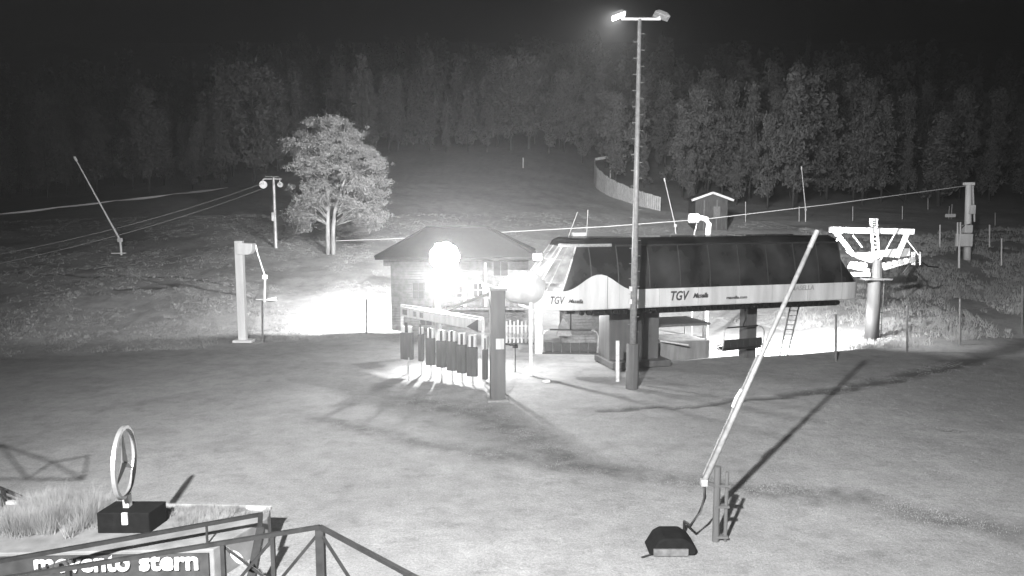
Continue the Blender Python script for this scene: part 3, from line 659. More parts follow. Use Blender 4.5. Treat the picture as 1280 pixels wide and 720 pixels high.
s = g.y/F
mb = MB(); mb.bar((g.x-12*s, g.y, zt-.15), (g.x+10*s, g.y, zt-.15), .14, .14); mb.bar((g.x-10*s, g.y, zt+.1), (g.x+7*s, g.y, zt+.1), .06, .06); mb.build('crossarm', M['steel'], t)
for q, m_ in ((-13*s, 'white'), (8*s, 'lsteel')):
    mb = MB(); mb.tube([(g.x+q, g.y-.1, zt-.75), (g.x+q, g.y+.12, zt-.75)], .42 if q < 0 else .3, 12); wh = mb.build('pulley', M[m_], t)
    mb = MB(); mb.tube([(g.x+q, g.y, zt-.15), (g.x+q*.95, g.y-.15, zt-.75)], .06, 6); mb.build('pulley_arm', M['lsteel'], t)
mb = MB(); mb.box((g.x-.12, g.y-.22, g.z+3.4), (.3, .12, .9)); mb.build('number_plate', M['white'], t)
CPL = (g.x, g.y, zt)
for i, (dy, lab) in enumerate(((0, 'upper of two faint cables running left from the pulley pole'), (14, 'lower of two faint cables running left from the pulley pole'))):
    a = Vector((CPL[0]-13*s, CPL[1], CPL[2]-.6-i*.55)); b = P(-160, 330+dy+14, 58)
    pts = [a.lerp(b, k/12)+Vector((0, 0, -4*1.0*(k/12)*(1-k/12))) for k in range(13)]
    mb = MB(); mb.tube(pts, .022, 5); tag(mb.build('haul_cable', M['frame']), lab, 'cable')
# crest rail
pts = [G(px, py+.8) for px, py in ((-60, 273), (0, 267), (60, 261), (120, 255), (180, 248), (235, 241), (285, 236))]
pts = []
for px, d in ((-120, 97.), (0, 98.5), (75, 103), (150, 108.5), (220, 115.5), (285, 122.5)):
    x = (px-640)/F*d; pts.append(Vector((x, d, tz(x, d)+.25)))
kd = np.interp(np.linspace(-110, 285, 40), (-120, 0, 75, 150, 220, 285), (97., 98.5, 103, 108.5, 115.5, 122.5))
pts = [P(px, 268-.1158*px+random.uniform(-.25, .25), d) for px, d in zip(np.linspace(-110, 285, 40), kd)]
mb = MB()
for p, q in zip(pts[:-1], pts[1:]): mb.bar(p-Vector((0, 0, .35)), q-Vector((0, 0, .35)), .2, .9)
tag(mb.build('crest_kerb', M['lsteel']), 'long thin pale kerb line along the crest of the left slope', 'kerb')
# ------------------------------------------------------------------ net poles and fence stakes
for px, py, top_, w, mm, lab in (
  (328, 428, 377, .14, 'frame', 'thin dark stake below the short white snow lance'), (458, 417, 374, .14, 'frame', 'thin dark stake on the floodlit bank left of the hut'),
  (1045, 452, 393, .15, 'frame', 'dark net pole nearest the leaning ladder'), (1134, 441, 382, .14, 'frame', 'dark net pole just right of the concrete tower'),
  (1200, 431, 373, .13, 'frame', 'dark net pole second from the right edge'), (1278, 416, 358, .13, 'frame', 'dark net pole at the right edge of the view'),
  (511, 476, 447, .06, 'steel', 'short thin stake beneath the first gate panel'),
  (1175, 309, 281, .16, 'lsteel', 'pale stake left of the white slim tower'), (1237, 309, 281, .16, 'lsteel', 'pale stake right of the white slim tower'),
  (1252, 332, 298, .14, 'lsteel', 'pale stake on the grass mound, lowest on the right'), (1199, 335, 306, .2, 'white', 'white leg stake under the slim tower boxes'),
  (1066, 276, 258, .13, 'steel', 'faint stake above the white gantry'), (1128, 274, 258, .13, 'steel', 'faint stake upper right of the white gantry'),
  (999, 277, 258, .13, 'steel', 'faint stake beside the upright snow lance'), (932, 277, 252, .12, 'steel', 'faint stake just right of the small shed'),
  (1244, 282, 266, .12, 'steel', 'faint stake beyond the slim tower near the wood'), (1160, 262, 248, .14, 'steel', 'faint short stake beneath the right wood'),
  (1069, 222, 211, .35, 'steel', 'pale stump post at the foot of the right wood'), (654, 210, 197, .25, 'lsteel', 'tiny pale post at the head of the central slope'),
  (763, 222, 208, .3, 'white', 'tiny white post inside the curved plank fence')):
    post_thing('net_pole' if (top_ > 350 and px > 1000) else 'stake', px, py, top_, None, w, M[mm], lab, 'pole' if (top_ > 350 and px > 1000) else 'stake', rnd=True)
# net lines between the right net poles
a, b, c, d = P(1045, 408, 51), P(1134, 395, 54), P(1200, 388, 56), P(1278, 376, 60)
mb = MB(); mb.tube([b, b.lerp(c, .5)-Vector((0, 0, .25)), c, c.lerp(d, .5)-Vector((0, 0, .1)), d], .018, 5); tag(mb.build('net_rope', M['frame']), 'sagging dark rope strung between the right net poles', 'rope')
# fallen trunk, slant cable, small sign
a, b = G(906, 236), None; b = P(926, 180, a.y+1); mb = MB(); mb.tube([a-Vector((0, 0, .3)), b], .16, 6, .08); tag(mb.build('leaning_trunk', M['bark']), 'bare leaning trunk in the wood above the shed', 'tree trunk')
a = P(1070, 214, 128); b = G(1130, 252); mb = MB(); mb.tube([a, b], .05, 5); tag(mb.build('stay_cable', M['dark']), 'dark slanting cable below the stump post', 'cable')
g = G(1189, 274); c = P(1188, 269.5, g.y); t = empty('direction_sign', g, 'small white sign board on thin stakes left of the slim tower', 'sign')
mb = MB(); mb.box(c, (1.55, .08, .5)); mb.build('board', M['white'], t)
for dx, h in ((-.2, 1.4), (.2, 1.7)):
    mb = MB(); mb.tube([(c.x+dx, g.y+.08, g.z-.2), (c.x+dx, g.y+.08, c.z+h)], .04, 5); mb.build('stake', M['lsteel'], t)
# ------------------------------------------------------------------ slim white tower at right
g = P(1210, 312, 76); g.z = tz(g.x, g.y); D = g.y; s = D/F
t = empty('slim_tower', g, 'slim white tower with service boxes on the right mound', 'lift tower')
mb = MB(); mb.tube([g-Vector((0, 0, .3)), P(1211, 231, D)], .36, 12, .3); mb.build('column', M['white'], t, smooth=True)
mb = MB(); mb.box(P(1211, 231, D)+Vector((0, 0, .1)), (1.0, .5, .3)); mb.build('head', M['white'], t, bevel=.04)
mb = MB(); mb.tube([P(1216, 232, D), P(1217, 262, D)], .09, 6); mb.build('side_pipe', M['lsteel'], t)
mb = MB(); mb.box(P(1215, 262, D-.4), (.5, .4, .9)); mb.tube([P(1218, 262, D-.3), P(1218, 277, D-.3)], .08, 6); mb.build('motor_box', M['white'], t)
mb = MB(); mb.box(P(1205, 300, D-.6), (1.35, .8, 1.3)); mb.build('service_box', M['white'], t, bevel=.04)
mb = MB(); mb.box(P(1209, 286, D-.5), (.8, .6, .8)); mb.build('service_box', M['white'], t, bevel=.04)
for px in (1197, 1200.5): mb = MB(); mb.tube([P(px, 308, D-.8), P(px, 278, D-.8)], .08, 6); mb.build('rail', M['white'], t)
mb = MB(); mb.tube([P(1199, 288, D-.7), P(1205, 282, D-.7), P(1213, 280, D-.5)], .05, 6); mb.build('hose', M['dark'], t, smooth=True)
# main haul cable
ca = [P(1206, 232.5, 75.8), P(1040, 255, 76), P(885, 273.5, 76.5), P(760, 283, 77), P(640, 289.5, 77.5), P(530, 297, 78), P(420, 301, 78.6)]
mb = MB(); mb.tube(ca, .04, 6); tag(mb.build('haul_cable', M['cable']), 'long bright cable from slim tower across to the pine trunk', 'cable')
# ------------------------------------------------------------------ compression tower with white gantry
D = 53.5; s = D/F; g = P(1089, 430, D); g.z = tz(g.x, g.y)
tw = empty('gantry_tower', g, 'round concrete tower carrying the white service gantry', 'lift tower')
zt = P(1089, 350, D).z
mb = MB(); mb.tube([g-Vector((0, 0, .3)), (g.x, D, zt)], .5, 16, .45); mb.build('column', M['pillar'], tw, smooth=True)
for k in range(9):
    z = g.z+.3+k*.45; mb = MB(); mb.bar((g.x+.62, D-.1, z), (g.x+.62, D+.3, z), .04); mb.build('rung', M['frame'], tw)
mb = MB(); mb.bar((g.x+.62, D-.12, g.z+.1), (g.x+.62, D-.12, zt), .05); mb.bar((g.x+.62, D+.32, g.z+.1), (g.x+.62, D+.32, zt), .05); mb.build('ladder_stile', M['frame'], tw)
mb = MB(); mb.box((g.x, D, zt+.1), (2.0, 1.3, .14)); mb.build('platform', M['frame'], tw, bevel=.02)
mb = MB(); mb.tube([(g.x+.1, D-.1, zt+.1), (g.x+.1, D-.1, zt+1.5)], .42, 12, .3); mb.build('tower_head', M['pillar'], tw)
def pp(px, py, dd=0): return P(px, py, D+dd)
mb = MB(); mb.prism([(0, 0), (22*s, -2*s), (45*s, 2*s), (78*s, 4*s), (78*s, -6*s), (64*s, -8*s), (42*s, -7*s), (30*s, -15*s), (16*s, -10*s), (2*s, -3*s)], pp(1060, 314, .2), (1, 0, 0), (0, 0, 1), (0, 1, 0), .45); mb.build('crosshead', M['white'], tw, bevel=.03)
mb = MB(); mb.bar(pp(1037, 287), pp(1142, 289.5), .35, .42); mb.build('gantry_beam', M['white'], tw, bevel=.03)
mb = MB(); mb.bar(pp(1044, 290, -.05), pp(1067, 319, -.05), .28, .26); mb.build('gantry_leg', M['white'], tw)
mb = MB(); mb.bar(pp(1134, 291, -.05), pp(1121, 322, -.05), .28, .26); mb.build('gantry_leg', M['white'], tw)
for x0, y0, x1, y1 in ((1055, 284, 1045, 302), (1122, 286, 1098, 330), (1066, 294, 1078, 309), (1134, 300, 1148, 318)):
    mb = MB(); mb.tube([pp(x0, y0, -.3), pp(x1, y1, -.3)], .055, 6); mb.build('brace', M['lsteel'], tw)
for dx in (-3.6, 3.6): mb = MB(); mb.bar(pp(1092.5+dx, 286, -.3), pp(1095+dx, 315, -.3), .12); mb.build('mast_stile', M['white'], tw)
for k in range(5): mb = MB(); mb.bar(pp(1090, 293+k*5.4, -.3), pp(1098, 293+k*5.4, -.3), .1); mb.build('mast_rung', M['white'], tw)
mb = MB()
for k in range(5): mb.box(pp(1092, 274+k*2.6), (.5, .3, .10))
mb.bar(pp(1092, 284), pp(1092, 274), .3); mb.build('mast_box', M['lsteel'], tw)
for k in range(7):       # sheaves
    c = pp(1098+k*7, 333-k*1.4, -.35); mb = MB(); mb.tube([c, c+Vector((0, .14, 0))], .2, 12); mb.build('sheave', M['white'] if k % 2 else M['steel'], tw)
for k in range(4):
    c = pp(1066+k*5, 330+k*.6, -.35); mb = MB(); mb.tube([c, c+Vector((0, .14, 0))], .2, 12); mb.build('sheave', M['white'], tw)
mb = MB(); mb.bar(pp(1094, 339, -.2), pp(1144, 325, -.2), .12, .18); mb.build('sheave_beam', M['white'], tw)
mb = MB(); mb.bar(pp(1060, 333, -.2), pp(1086, 338, -.2), .12, .25); mb.build('sheave_beam', M['white'], tw)
mb = MB(); mb.box(pp(1074, 343, -.2), (1.5, .3, .3)); mb.build('walkway', M['white'], tw)
for px in (1140, 1143, 1150): mb = MB(); mb.tube([pp(px, 331, -.2), pp(px, 315, -.2)], .06, 6); mb.build('walkway_post', M['white'], tw)
mb = MB(); mb.tube([pp(1128, 342, -.3), pp(1140, 327, -.2), pp(1150, 326, .1), pp(1160, 333, .5), pp(1172, 334, 3)], .06, 6); mb.build('cable_end', M['dark'], tw, smooth=True)
# ------------------------------------------------------------------ ladder
a0, a1 = G(969, 447), G(983, 449); b0, b1 = P(988, 372, 50.2), P(1003, 372, 50.4)
a0 = P(974.5, 447, 49); a1 = P(984, 449, 48.8); a0.z = a1.z = tz(a0.x, a0.y); t = empty('ladder', a0, 'leaning aluminium ladder at the right end of the terminal', 'ladder')
b0, b1 = P(990, 373, 50.2), P(1001, 373, 50.4)
for p, q in ((a0, b0), (a1, b1)): mb = MB(); mb.bar(p, q, .07, .09); mb.build('stile', M['frame'], t)
for k in range(12):
    f = (k+.6)/12.3; mb = MB(); mb.tube([a0.lerp(b0, f), a1.lerp(b1, f)], .03, 5); mb.build('rung', M['frame'], t)
# ------------------------------------------------------------------ curved plank fence and the shed
fp = [(744, 222, 197), (742, 229, 201), (746, 236, 210), (757, 243, 220), (772, 249, 228), (790, 255, 236), (808, 260, 241), (826, 264, 246)]
g = G(742, 229); t = empty('plank_fence', g, 'curved plank fence high on the slope behind the light mast', 'fence')
world = [(G(px, py), P(px, tp, G(px, py).y).z) for px, py, tp in fp]
for (p, z0), (q, z1) in zip(world[:-1], world[1:]):
    L = (q-p).length; k = max(3, int(L/.45))
    for i in range(k):
        f0, f1 = i/k, (i+.88)/k; a, b = p.lerp(q, f0), p.lerp(q, f1); z = z0+(z1-z0)*f0+random.uniform(-.12, .1); zb = tz(a.x, a.y)-.1
        mb = MB(); mb.add([(a.x, a.y, zb), (b.x, b.y, zb), (b.x, b.y, z), (a.x, a.y, z), (a.x, a.y+.06, zb), (b.x, b.y+.06, zb), (b.x, b.y+.06, z), (a.x, a.y+.06, z)],
                          [(0, 1, 2, 3), (7, 6, 5, 4), (0, 4, 5, 1), (3, 2, 6, 7), (0, 3, 7, 4), (1, 5, 6, 2)]); mb.build('plank', M['fence'], t)
mb = MB()
a, b = P(744, 199, world[0][0].y+3), P(782, 193, world[0][0].y+9); mb.bar(a, b, .2, .5); mb.build('rail', M['fence'], t)
c = P(777, 196, world[0][0].y+6); mb = MB(); mb.box(c, (1.8, .2, .6)); mb.build('board', M['lsteel'], t)
D = 100; s = D/F; c = P(889, 274, D); c.z = tz(c.x, c.y)
t = empty('shed', c, 'small gable shed with white-edged roof behind the terminal', 'shed')
x0, x1 = c.x-20*s, c.x+20*s; ze = P(889, 249, D).z; zr = P(889, 241.5, D).z
mb = MB(); mb.prism([(-20*s, -.2), (20*s, -.2), (20*s, ze-c.z), (0, zr-c.z-.05), (-20*s, ze-c.z)], c, (1, 0, 0), (0, 0, 1), (0, 1, 0), 4); mb.build('wall', M['shedwall'], t)
for sg in (-1, 1):
    mb = MB(); mb.bar(Vector((c.x, D-.45, zr+.05)), Vector((c.x+sg*26*s, D-.45, P(0, 250.5, D).z)), .3, .3); mb.build('bargeboard', M['white'], t)
    mb = MB(); a, b = Vector((c.x+sg*.05, D+2, zr+.08)), Vector((c.x+sg*26*s, D+2, P(0, 250, D).z+.05)); mb.bar(a, b, 4.4, .12); mb.build('roof_slope', M['roof'], t)
for px in (880, 896): mb = MB(); q = P(px, 263, D); mb.bar((q.x, D-.05, c.z), (q.x, D-.05, ze-.1), .14); mb.build('corner_board', M['frame'], t)
mb = MB(); q = P(896, 265, D-.06); mb.box(q, (.9, .06, 1.5)); mb.build('door', M['frame'], t)
# ------------------------------------------------------------------ star sculpture, planter, terrace rail
PZ = .92
pl = empty('sign_planter', (-12, 20.5, 0), 'grassy planter plinth with the movento stern lettering on its front', 'planter')
P0, P1 = Vector((-15.6, 18.4, 0)), Vector((-7.2, 20.7, 0)); Q0, Q1 = Vector((-15.6, 21.7, 0)), Vector((-7.3, 21.25, 0))
poly = [P0, Vector((-8.0, 18.7, 0)), P1, Q1, Q0]
mb = MB(); k = len(poly); mb.add([(p.x, p.y, -.2) for p in poly]+[(p.x, p.y, PZ) for p in poly], [tuple(range(k-1, -1, -1)), tuple(range(k, 2*k))]+[(i, (i+1) % k, (i+1) % k+k, i+k) for i in range(k)])
mb.build('plinth', M['plinth'], pl, bevel=.03)
mb = MB(); mb.bar((Q0.x, Q0.y+.05, PZ+.03), (Q1.x, Q1.y+.05, PZ+.03), .14, .1); mb.build('coping', M['lsteel'], pl)
mb = MB(); mb.box((-11.8, 18.49, .40), (7.4, .06, .88), 0.0394); mb.build('sign_board', M['sign'], pl)
for w_, x0_, x1_ in (('movento', 43.5, 165.5), ('stern', 172, 248)):
    qa = P(x0_, 718, 18.35).x; text_obj('lettering', w_, .70, M['wtext'], pl, Vector((qa, 18.39+(qa+12)*.0394, .45)), (math.cos(.0394), math.sin(.0394), 0), (0, 0, 1), 0, .017, .03, (x1_-x0_)*18.45/F)
# black box + ring star
bx = P(158, 668, 19.7); bc = Vector((bx.x, 20.05, PZ))
t = empty('star_sculpture', bc, 'silver ringed three-pointed star standing on a black box', 'sculpture')
mb = MB(); mb.add([bc+Vector(v) for v in ((-.78, -.4, 0), (.68, -.4, 0), (.78, .45, 0), (-.7, .45, 0), (-.78, -.4, .6), (.68, -.4, .6), (.78, .45, .6), (-.7, .45, .6))],
                  [(3, 2, 1, 0), (4, 5, 6, 7), (0, 1, 5, 4), (1, 2, 6, 5), (2, 3, 7, 6), (3, 0, 4, 7)]); mb.build('box', M['black'], t, bevel=.03)
sc_ = P(155.5, 578, 20.1); R0 = .99; ang = math.radians(102)      # ring plane turned far from the view
ax = Vector((math.cos(ang), math.sin(ang), 0)); nz = Vector((math.sin(ang), -math.cos(ang), 0))
sc_ = Vector((P(155.5, 578, 20.1).x, 20.1, P(155.5, 578, 20.1).z))
mb = MB(); N = 48; vs = []; fs = []
for i in range(N):
    a = 2*math.pi*i/N; rd = ax*math.cos(a)+Vector((0, 0, 1))*math.sin(a)
    for (dr, dn) in ((-.05, -.065), (.04, -.05), (.04, .05), (-.05, .065)): vs.append(sc_+rd*(R0+dr)+nz*dn)
for i in range(N):
    for k in range(4): fs.append((i*4+k, i*4+(k+1) % 4, ((i+1) % N)*4+(k+1) % 4, ((i+1) % N)*4+k))
mb.add(vs, fs); mb.build('ring', M['star'], t)
for a in (90, 210, 330):
    a = math.radians(a); tipv = sc_+(ax*math.cos(a)+Vector((0, 0, 1))*math.sin(a))*(R0-.05)
    pa = a+math.pi/2; sdv = (ax*math.cos(pa)+Vector((0, 0, 1))*math.sin(pa))*.11
    inn = (ax*math.cos(a)+Vector((0, 0, 1))*math.sin(a))*.1
    mb = MB(); mb.add([tipv, sc_+inn+sdv, sc_+inn-sdv, sc_+nz*.09, sc_-nz*.09], [(0, 1, 3), (0, 3, 2), (0, 4, 1), (0, 2, 4), (1, 4, 3), (2, 3, 4)]); mb.build('star_point', M['star'], t)
mb = MB(); q = sc_-Vector((0, 0, R0)); mb.bar((q.x+.02, q.y-.0, bc.z+.6), (q.x+.02, q.y, q.z+.05), .16, .2); mb.build('stem', M['white'], t)
mb = MB(); q = P(159, 636, bc.y-.62); mb.box(Vector((bc.x+.02, bc.y-.42, bc.z+.44)), (.16, .05, .34)); mb.build('stem_foot', M['white'], t)
# near terrace rail
ZR = 3.5
def rp(px, py, z):
    q = P(px, py, 1.0); d = (z-HCAM)/(q.z-HCAM); return P(px, py, d)
c0, c1, c2 = rp(-60, 734, ZR), rp(400, 658.5, ZR), rp(560, 744, ZR)
t = empty('terrace_railing', (c1.x, c1.y, ZR-1.05), 'dark timber truss railing with a corner in the near foreground', 'railing')
for p, q in ((c0, c1), (c1, c2)):
    mb = MB(); mb.bar(p, q, .085, .075); mb.build('top_rail', M['dark'], t)
def down(p, h): return Vector((p.x, p.y, p.z-h))
mb = MB(); mb.bar(down(c1, .04), down(c1, 1.35), .17, .17); mb.build('post', M['dark'], t)
for f in (.28, .70, .85):
    p = c0.lerp(c1, f); mb = MB(); mb.bar(down(p, .04), down(p, 1.3), .08, .08); mb.build('post', M['dark'], t)
fs_ = [.28, .70, .85, 1.0]
for i in (1, 2):
    p, q = c0.lerp(c1, fs_[i]), c0.lerp(c1, fs_[i+1])
    mb = MB(); mb.bar(down(q, .1), down(p, 1.1), .05, .05); mb.build('brace', M['dark'], t)
    if i < 2: mb = MB(); mb.bar(down(p, .1)+Vector((0, .06, 0)), down(q, 1.1)+Vector((0, .06, 0)), .05, .05); mb.build('brace', M['dark'], t)
p = c1.lerp(c2, .72); mb = MB(); mb.bar(down(p, .04), down(p, 1.3), .14, .14); mb.build('post', M['dark'], t)
mb = MB(); mb.bar(down(c1, .12), down(c1.lerp(c2, .45), 1.2), .05, .05); mb.build('brace', M['dark'], t)
mb = MB(); mb.bar(down(p, .15), down(c1.lerp(c2, .45), 1.2), .06, .06); mb.build('brace', M['dark'], t)
# terrace deck below that rail
t2 = empty('terrace_deck', (-5, 8, 0), 'timber terrace deck under the near railing', 'terrace')
zd = ZR-1.3
mb = MB(); pts = [c0+Vector((-3, 0, 0)), c0, c1, c2, c2+Vector((1.5, -9, 0)), c0+Vector((-3, -9, 0))]
k = len(pts); mb.add([(p.x, p.y-.05, zd-.2) for p in pts]+[(p.x, p.y-.05, zd) for p in pts], [tuple(range(k)), tuple(range(2*k-1, k-1, -1))]+[(i, i+k, (i+1) % k+k, (i+1) % k) for i in range(k)]); mb.build('deck', M['deckm'], t2)
for p in (c0, c1, c2): mb = MB(); mb.bar((p.x-.2, p.y-.6, -.2), (p.x-.2, p.y-.6, zd-.2), .2); mb.build('support_post', M['dark'], t2)
# second railing along the planter
rl = lambda px, py, d: P(px, py, d)
t = empty('ramp_railing', P(325, 690, 18.8), 'second dark railing in front of the planter ending at a leaning post', 'railing')
a, b = P(-60, 712, 16.6), P(326, 643, 19.6)
mb = MB(); mb.bar(a, b, .09, .10); mb.build('top_rail', M['dark'], t)
mb = MB(); mb.bar(b+Vector((0, 0, .02)), P(324, 668, 18.9), .12, .12); mb.build('post', M['dark'], t)
mb = MB(); mb.bar(P(326, 662, 18.8), P(314, 725, 17.6), .2, .2); mb.build('leaning_post', M['dark'], t)
for f in (.8,):
    p = a.lerp(b, f); mb = MB(); mb.bar(p, down(p, .95), .05, .05); mb.build('post', M['dark'], t)
# left edge truss
t = empty('edge_railing', P(0, 640, 21.5), 'dark sloping rails entering at the left edge beside the grass', 'railing')
for x0, y0, x1, y1 in ((-60, 585, 38, 626), (-60, 620, 20, 647), (-60, 680, 18, 648)):
    mb = MB(); mb.bar(P(x0, y0, 21.6), P(x1, y1, 22.4), .09, .09); mb.build('rail', M['dark'], t)
mb = MB(); q = P(4, 612, 21.9); mb.bar(q, (q.x, q.y, -.1), .1); mb.build('post', M['dark'], t)
LS = Vector((-7, -6.5, 20.4))
def sh(px, py): return LS.lerp(G(px, py), .73)
tc = sh(40, 580); t = empty('awning_truss', (tc.x, tc.y, 0), 'open metal awning truss just left of the view above the planter', 'truss')
for q in (((-90, 545), (0, 556)), ((0, 556), (65, 578)), ((65, 578), (110, 571)), ((-90, 600), (0, 600)), ((0, 600), (106, 600)), ((110, 571), (104, 600)), ((65, 578), (35, 600)), ((65, 578), (104, 600)), ((0, 556), (35, 600)), ((0, 556), (-30, 600))):
    mb = MB(); mb.bar(sh(*q[0]), sh(*q[1]), .045, .045); mb.build('bar', M['dark'], t)
for q in ((-90, 600), (-90, 545)): p = sh(*q); mb = MB(); mb.bar((p.x, p.y, -.2), p, .1); mb.build('post', M['dark'], t)
t = empty('small_spotlight', P(297, 697, 17), 'small white shell-shaped spotlight between the near rails', 'spotlight')
q = P(297, 697, 17); pod(q, .22, .12, .12, 'lamp_shell', M['white'], t, axis=Vector((.8, 0, -.6)), e2=Vector((0, 1, 0)), seg=12, rg=8)
mb = MB(); mb.tube([q+Vector((-.15, 0, .1)), q+Vector((-.35, 0, .35))], .03, 6); mb.build('arm', M['dark'], t)
# ------------------------------------------------------------------ vegetation
def quads(C, size, rgn, flat=.0):
    """random oriented leaf quads at centres C"""
    n_ = len(C); a = rgn.normal(size=(n_, 3)); a /= np.linalg.norm(a, axis=1)[:, None]; b = rgn.normal(size=(n_, 3)); b -= (a*b).sum(1)[:, None]*a; b /= np.linalg.norm(b, axis=1)[:, None]
    s = (size*rgn.uniform(.6, 1.4, n_))[:, None]
    V = np.stack([C-a*s*1.3, C+b*s*.55, C+a*s*1.3, C-b*s*.55], 1).reshape(-1, 3)
    return V, np.arange(4*n_).reshape(-1, 4)
# the pine
base = G(414, 318); s = base.y/F
outl = [(410, 152), (392, 157), (376, 172), (370, 195), (380, 212), (366, 236), (360, 262), (364, 280), (384, 290), (396, 272), (405, 262), (428, 262), (446, 268), (452, 281), (470, 288), (483, 272), (480, 256), (489, 240), (484, 212), (466, 190), (450, 172), (444, 158), (426, 150)]
op = np.array([((x-414)*s, (318-y)*s) for x, y in outl])
def inside(p, poly):
    x, y = p; c = False; j = len(poly)-1
    for i in range(len(poly)):
        if (poly[i][1] > y) != (poly[j][1] > y) and x < (poly[j][0]-poly[i][0])*(y-poly[i][1])/(poly[j][1]-poly[i][1])+poly[i][0]: c = not c
        j = i
    return c
pine = empty('pine_tree', base, 'large floodlit twin-stemmed pine standing alone on the slope', 'tree')
cl = []
while len(cl) < 185:
    p = (rng.uniform(op[:, 0].min(), op[:, 0].max()), rng.uniform(op[:, 1].min(), op[:, 1].max()))
    if not inside(p, op): continue
    q = (p[0]*1.13-.1, p[1]+(p[1]-8)*.10)
    hw = 4.6*math.sqrt(max(.08, 1-((p[1]-9)/7.0)**2)); y = rng.uniform(-1, 1)*hw
    cl.append((p[0], y, p[1], .58 if inside(q, op) else .38))
cl = np.array(cl)
mb = MB()
st = [(-.35, 0, -.3), (-.3, 0, 3), (-.15, .1, 6), (-.5, .1, 9), (-.4, 0, 13.2)]
mb.tube([base+Vector(v) for v in st], [.24, .21, .19, .14, .05], 8)
st2 = [(.2, .1, -.3), (.25, .1, 2.5), (.5, 0, 4.6), (1.3, -.2, 7), (2.3, 0, 9.5)]
mb.tube([base+Vector(v) for v in st2], [.24, .22, .19, .13, .05], 8); mb.build('trunk', M['bark'], pine, smooth=True)
mb = MB()
for i in range(0, 185, 3):
    x, y, z, r = cl[i]
    sx = -.3 if x < 1 else .75; zs = max(3.2, min(z-1.2-abs(x)*.25, 11)); a = base+Vector((sx+(x > 1)*.12*(zs-4), 0, zs)); b = base+Vector((x, y, z))
    mid = a.lerp(b, .5)+Vector((0, 0, .35)); mb.tube([a, mid, b], [.085, .045, .015], 5)
mb.build('limbs', M['bark'], pine, smooth=True)
Cs = []
for x, y, z, r in cl:
    for j in range(12):
        c = np.array([x, y, z])+rng.normal(size=3)*[r, r, r*.52]
        k = 34; Cs.append(c+rng.normal(size=(k, 3))*[.22, .22, .14])
Cs = np.concatenate(Cs); keep = (Cs[:, 2] > 2.2); Cs = Cs[keep]
V, Fq = quads(Cs, .07, rng); o = npmesh('crown', V, Fq, M['needle'], pine)
# forest prototypes
def proto_tree(kind, seed):
    r = np.random.default_rng(seed); H = 10.0
    t = bpy.data.objects.new('forest_tree', None); COL.objects.link(t)
    mb = MB(); mb.tube([(0, 0, -.4), (.1, 0, 4), (0, .1, 9)], [.16, .11, .03], 6)
    for k in range(7):
        a = r.uniform(0, 6.28); z = r.uniform(2.5, 7); L = 1.6; mb.tube([(0, 0, z), (L*math.cos(a), L*math.sin(a), z+.9)], .05, 4, .015)
    mb.build('trunk', M['fbark'], t)
    C = []
    for k in range(64):
        h = r.uniform(.16, 1.0)
        if kind == 0: rad = 2.5*math.sin(math.pi*min(1, (h-.08)/.98))**.7*(1.05-.5*h)
        elif kind == 1: rad = 2.1*(1.02-h)**.75
        else: rad = 2.7*math.sqrt(max(.02, 1-((h-.6)/.44)**2))
        a = r.uniform(0, 6.28); q = rad*(.8+.35*math.sin(2*a+seed+h*5)+.2*math.sin(5*a+h*9))*r.uniform(.3, 1)**.5
        c = np.array([q*math.cos(a), q*math.sin(a), h*H]); C.append(c+r.normal(size=(38, 3))*[.33, .33, .24])
    V, Fq = quads(np.concatenate(C), .17, r)
    npmesh('crown', V, Fq, M['leaf'], t)
    return t, V, Fq
protos = [proto_tree(k, 40+i) for i, k in enumerate((0, 1, 1, 0, 2))]
edge_px = [-300, 0, 150, 285, 400, 520, 650, 740, 800, 840, 1000, 1100, 1280, 1600]; edge_d = [112, 118, 124, 134, 152, 163, 166, 156, 135, 117, 122, 126, 128, 128]
spots = []; tries = 0
occupied = []
while len(spots) < 900 and tries < 60000:
    tries += 1; px = rng.uniform(-180, 1460); e = np.interp(px, edge_px, edge_d)+(float(fbm(np.float64(px/45.), np.float64(3.3), 8))-.3)*34; d = e+rng.uniform(0, 1)**1.5*190
    x = (px-640)/F*d
    md = 4.6 if d < e+40 else 5.6
    if any((x-a)**2+(d-b)**2 < md*md for a, b, *_ in spots): continue
    spots.append((x, d, px, d-e))
spots.sort(key=lambda q: q[1])
fl = [(120, 'the far left wood', 'far left tree'), (285, 'the wood beyond the left crest', 'left crest tree'),
      (400, 'the wood behind the pulley pole', 'pulley pole wood tree'), (560, 'the wood behind the lone pine', 'pine backdrop tree'),
      (740, 'the wood above the central slope', 'central slope tree'), (850, 'the wood behind the plank fence', 'plank fence wood tree'),
      (960, 'the wood behind the small shed', 'shed wood tree'), (1080, 'the wood above the white gantry', 'gantry wood tree'),
      (1200, 'the wood left of the slim tower', 'slim tower wood tree'), (9999, 'the wood at the far right', 'far right tree')]
used = set(); SV = []; SF = []; kk = 0; near = 0
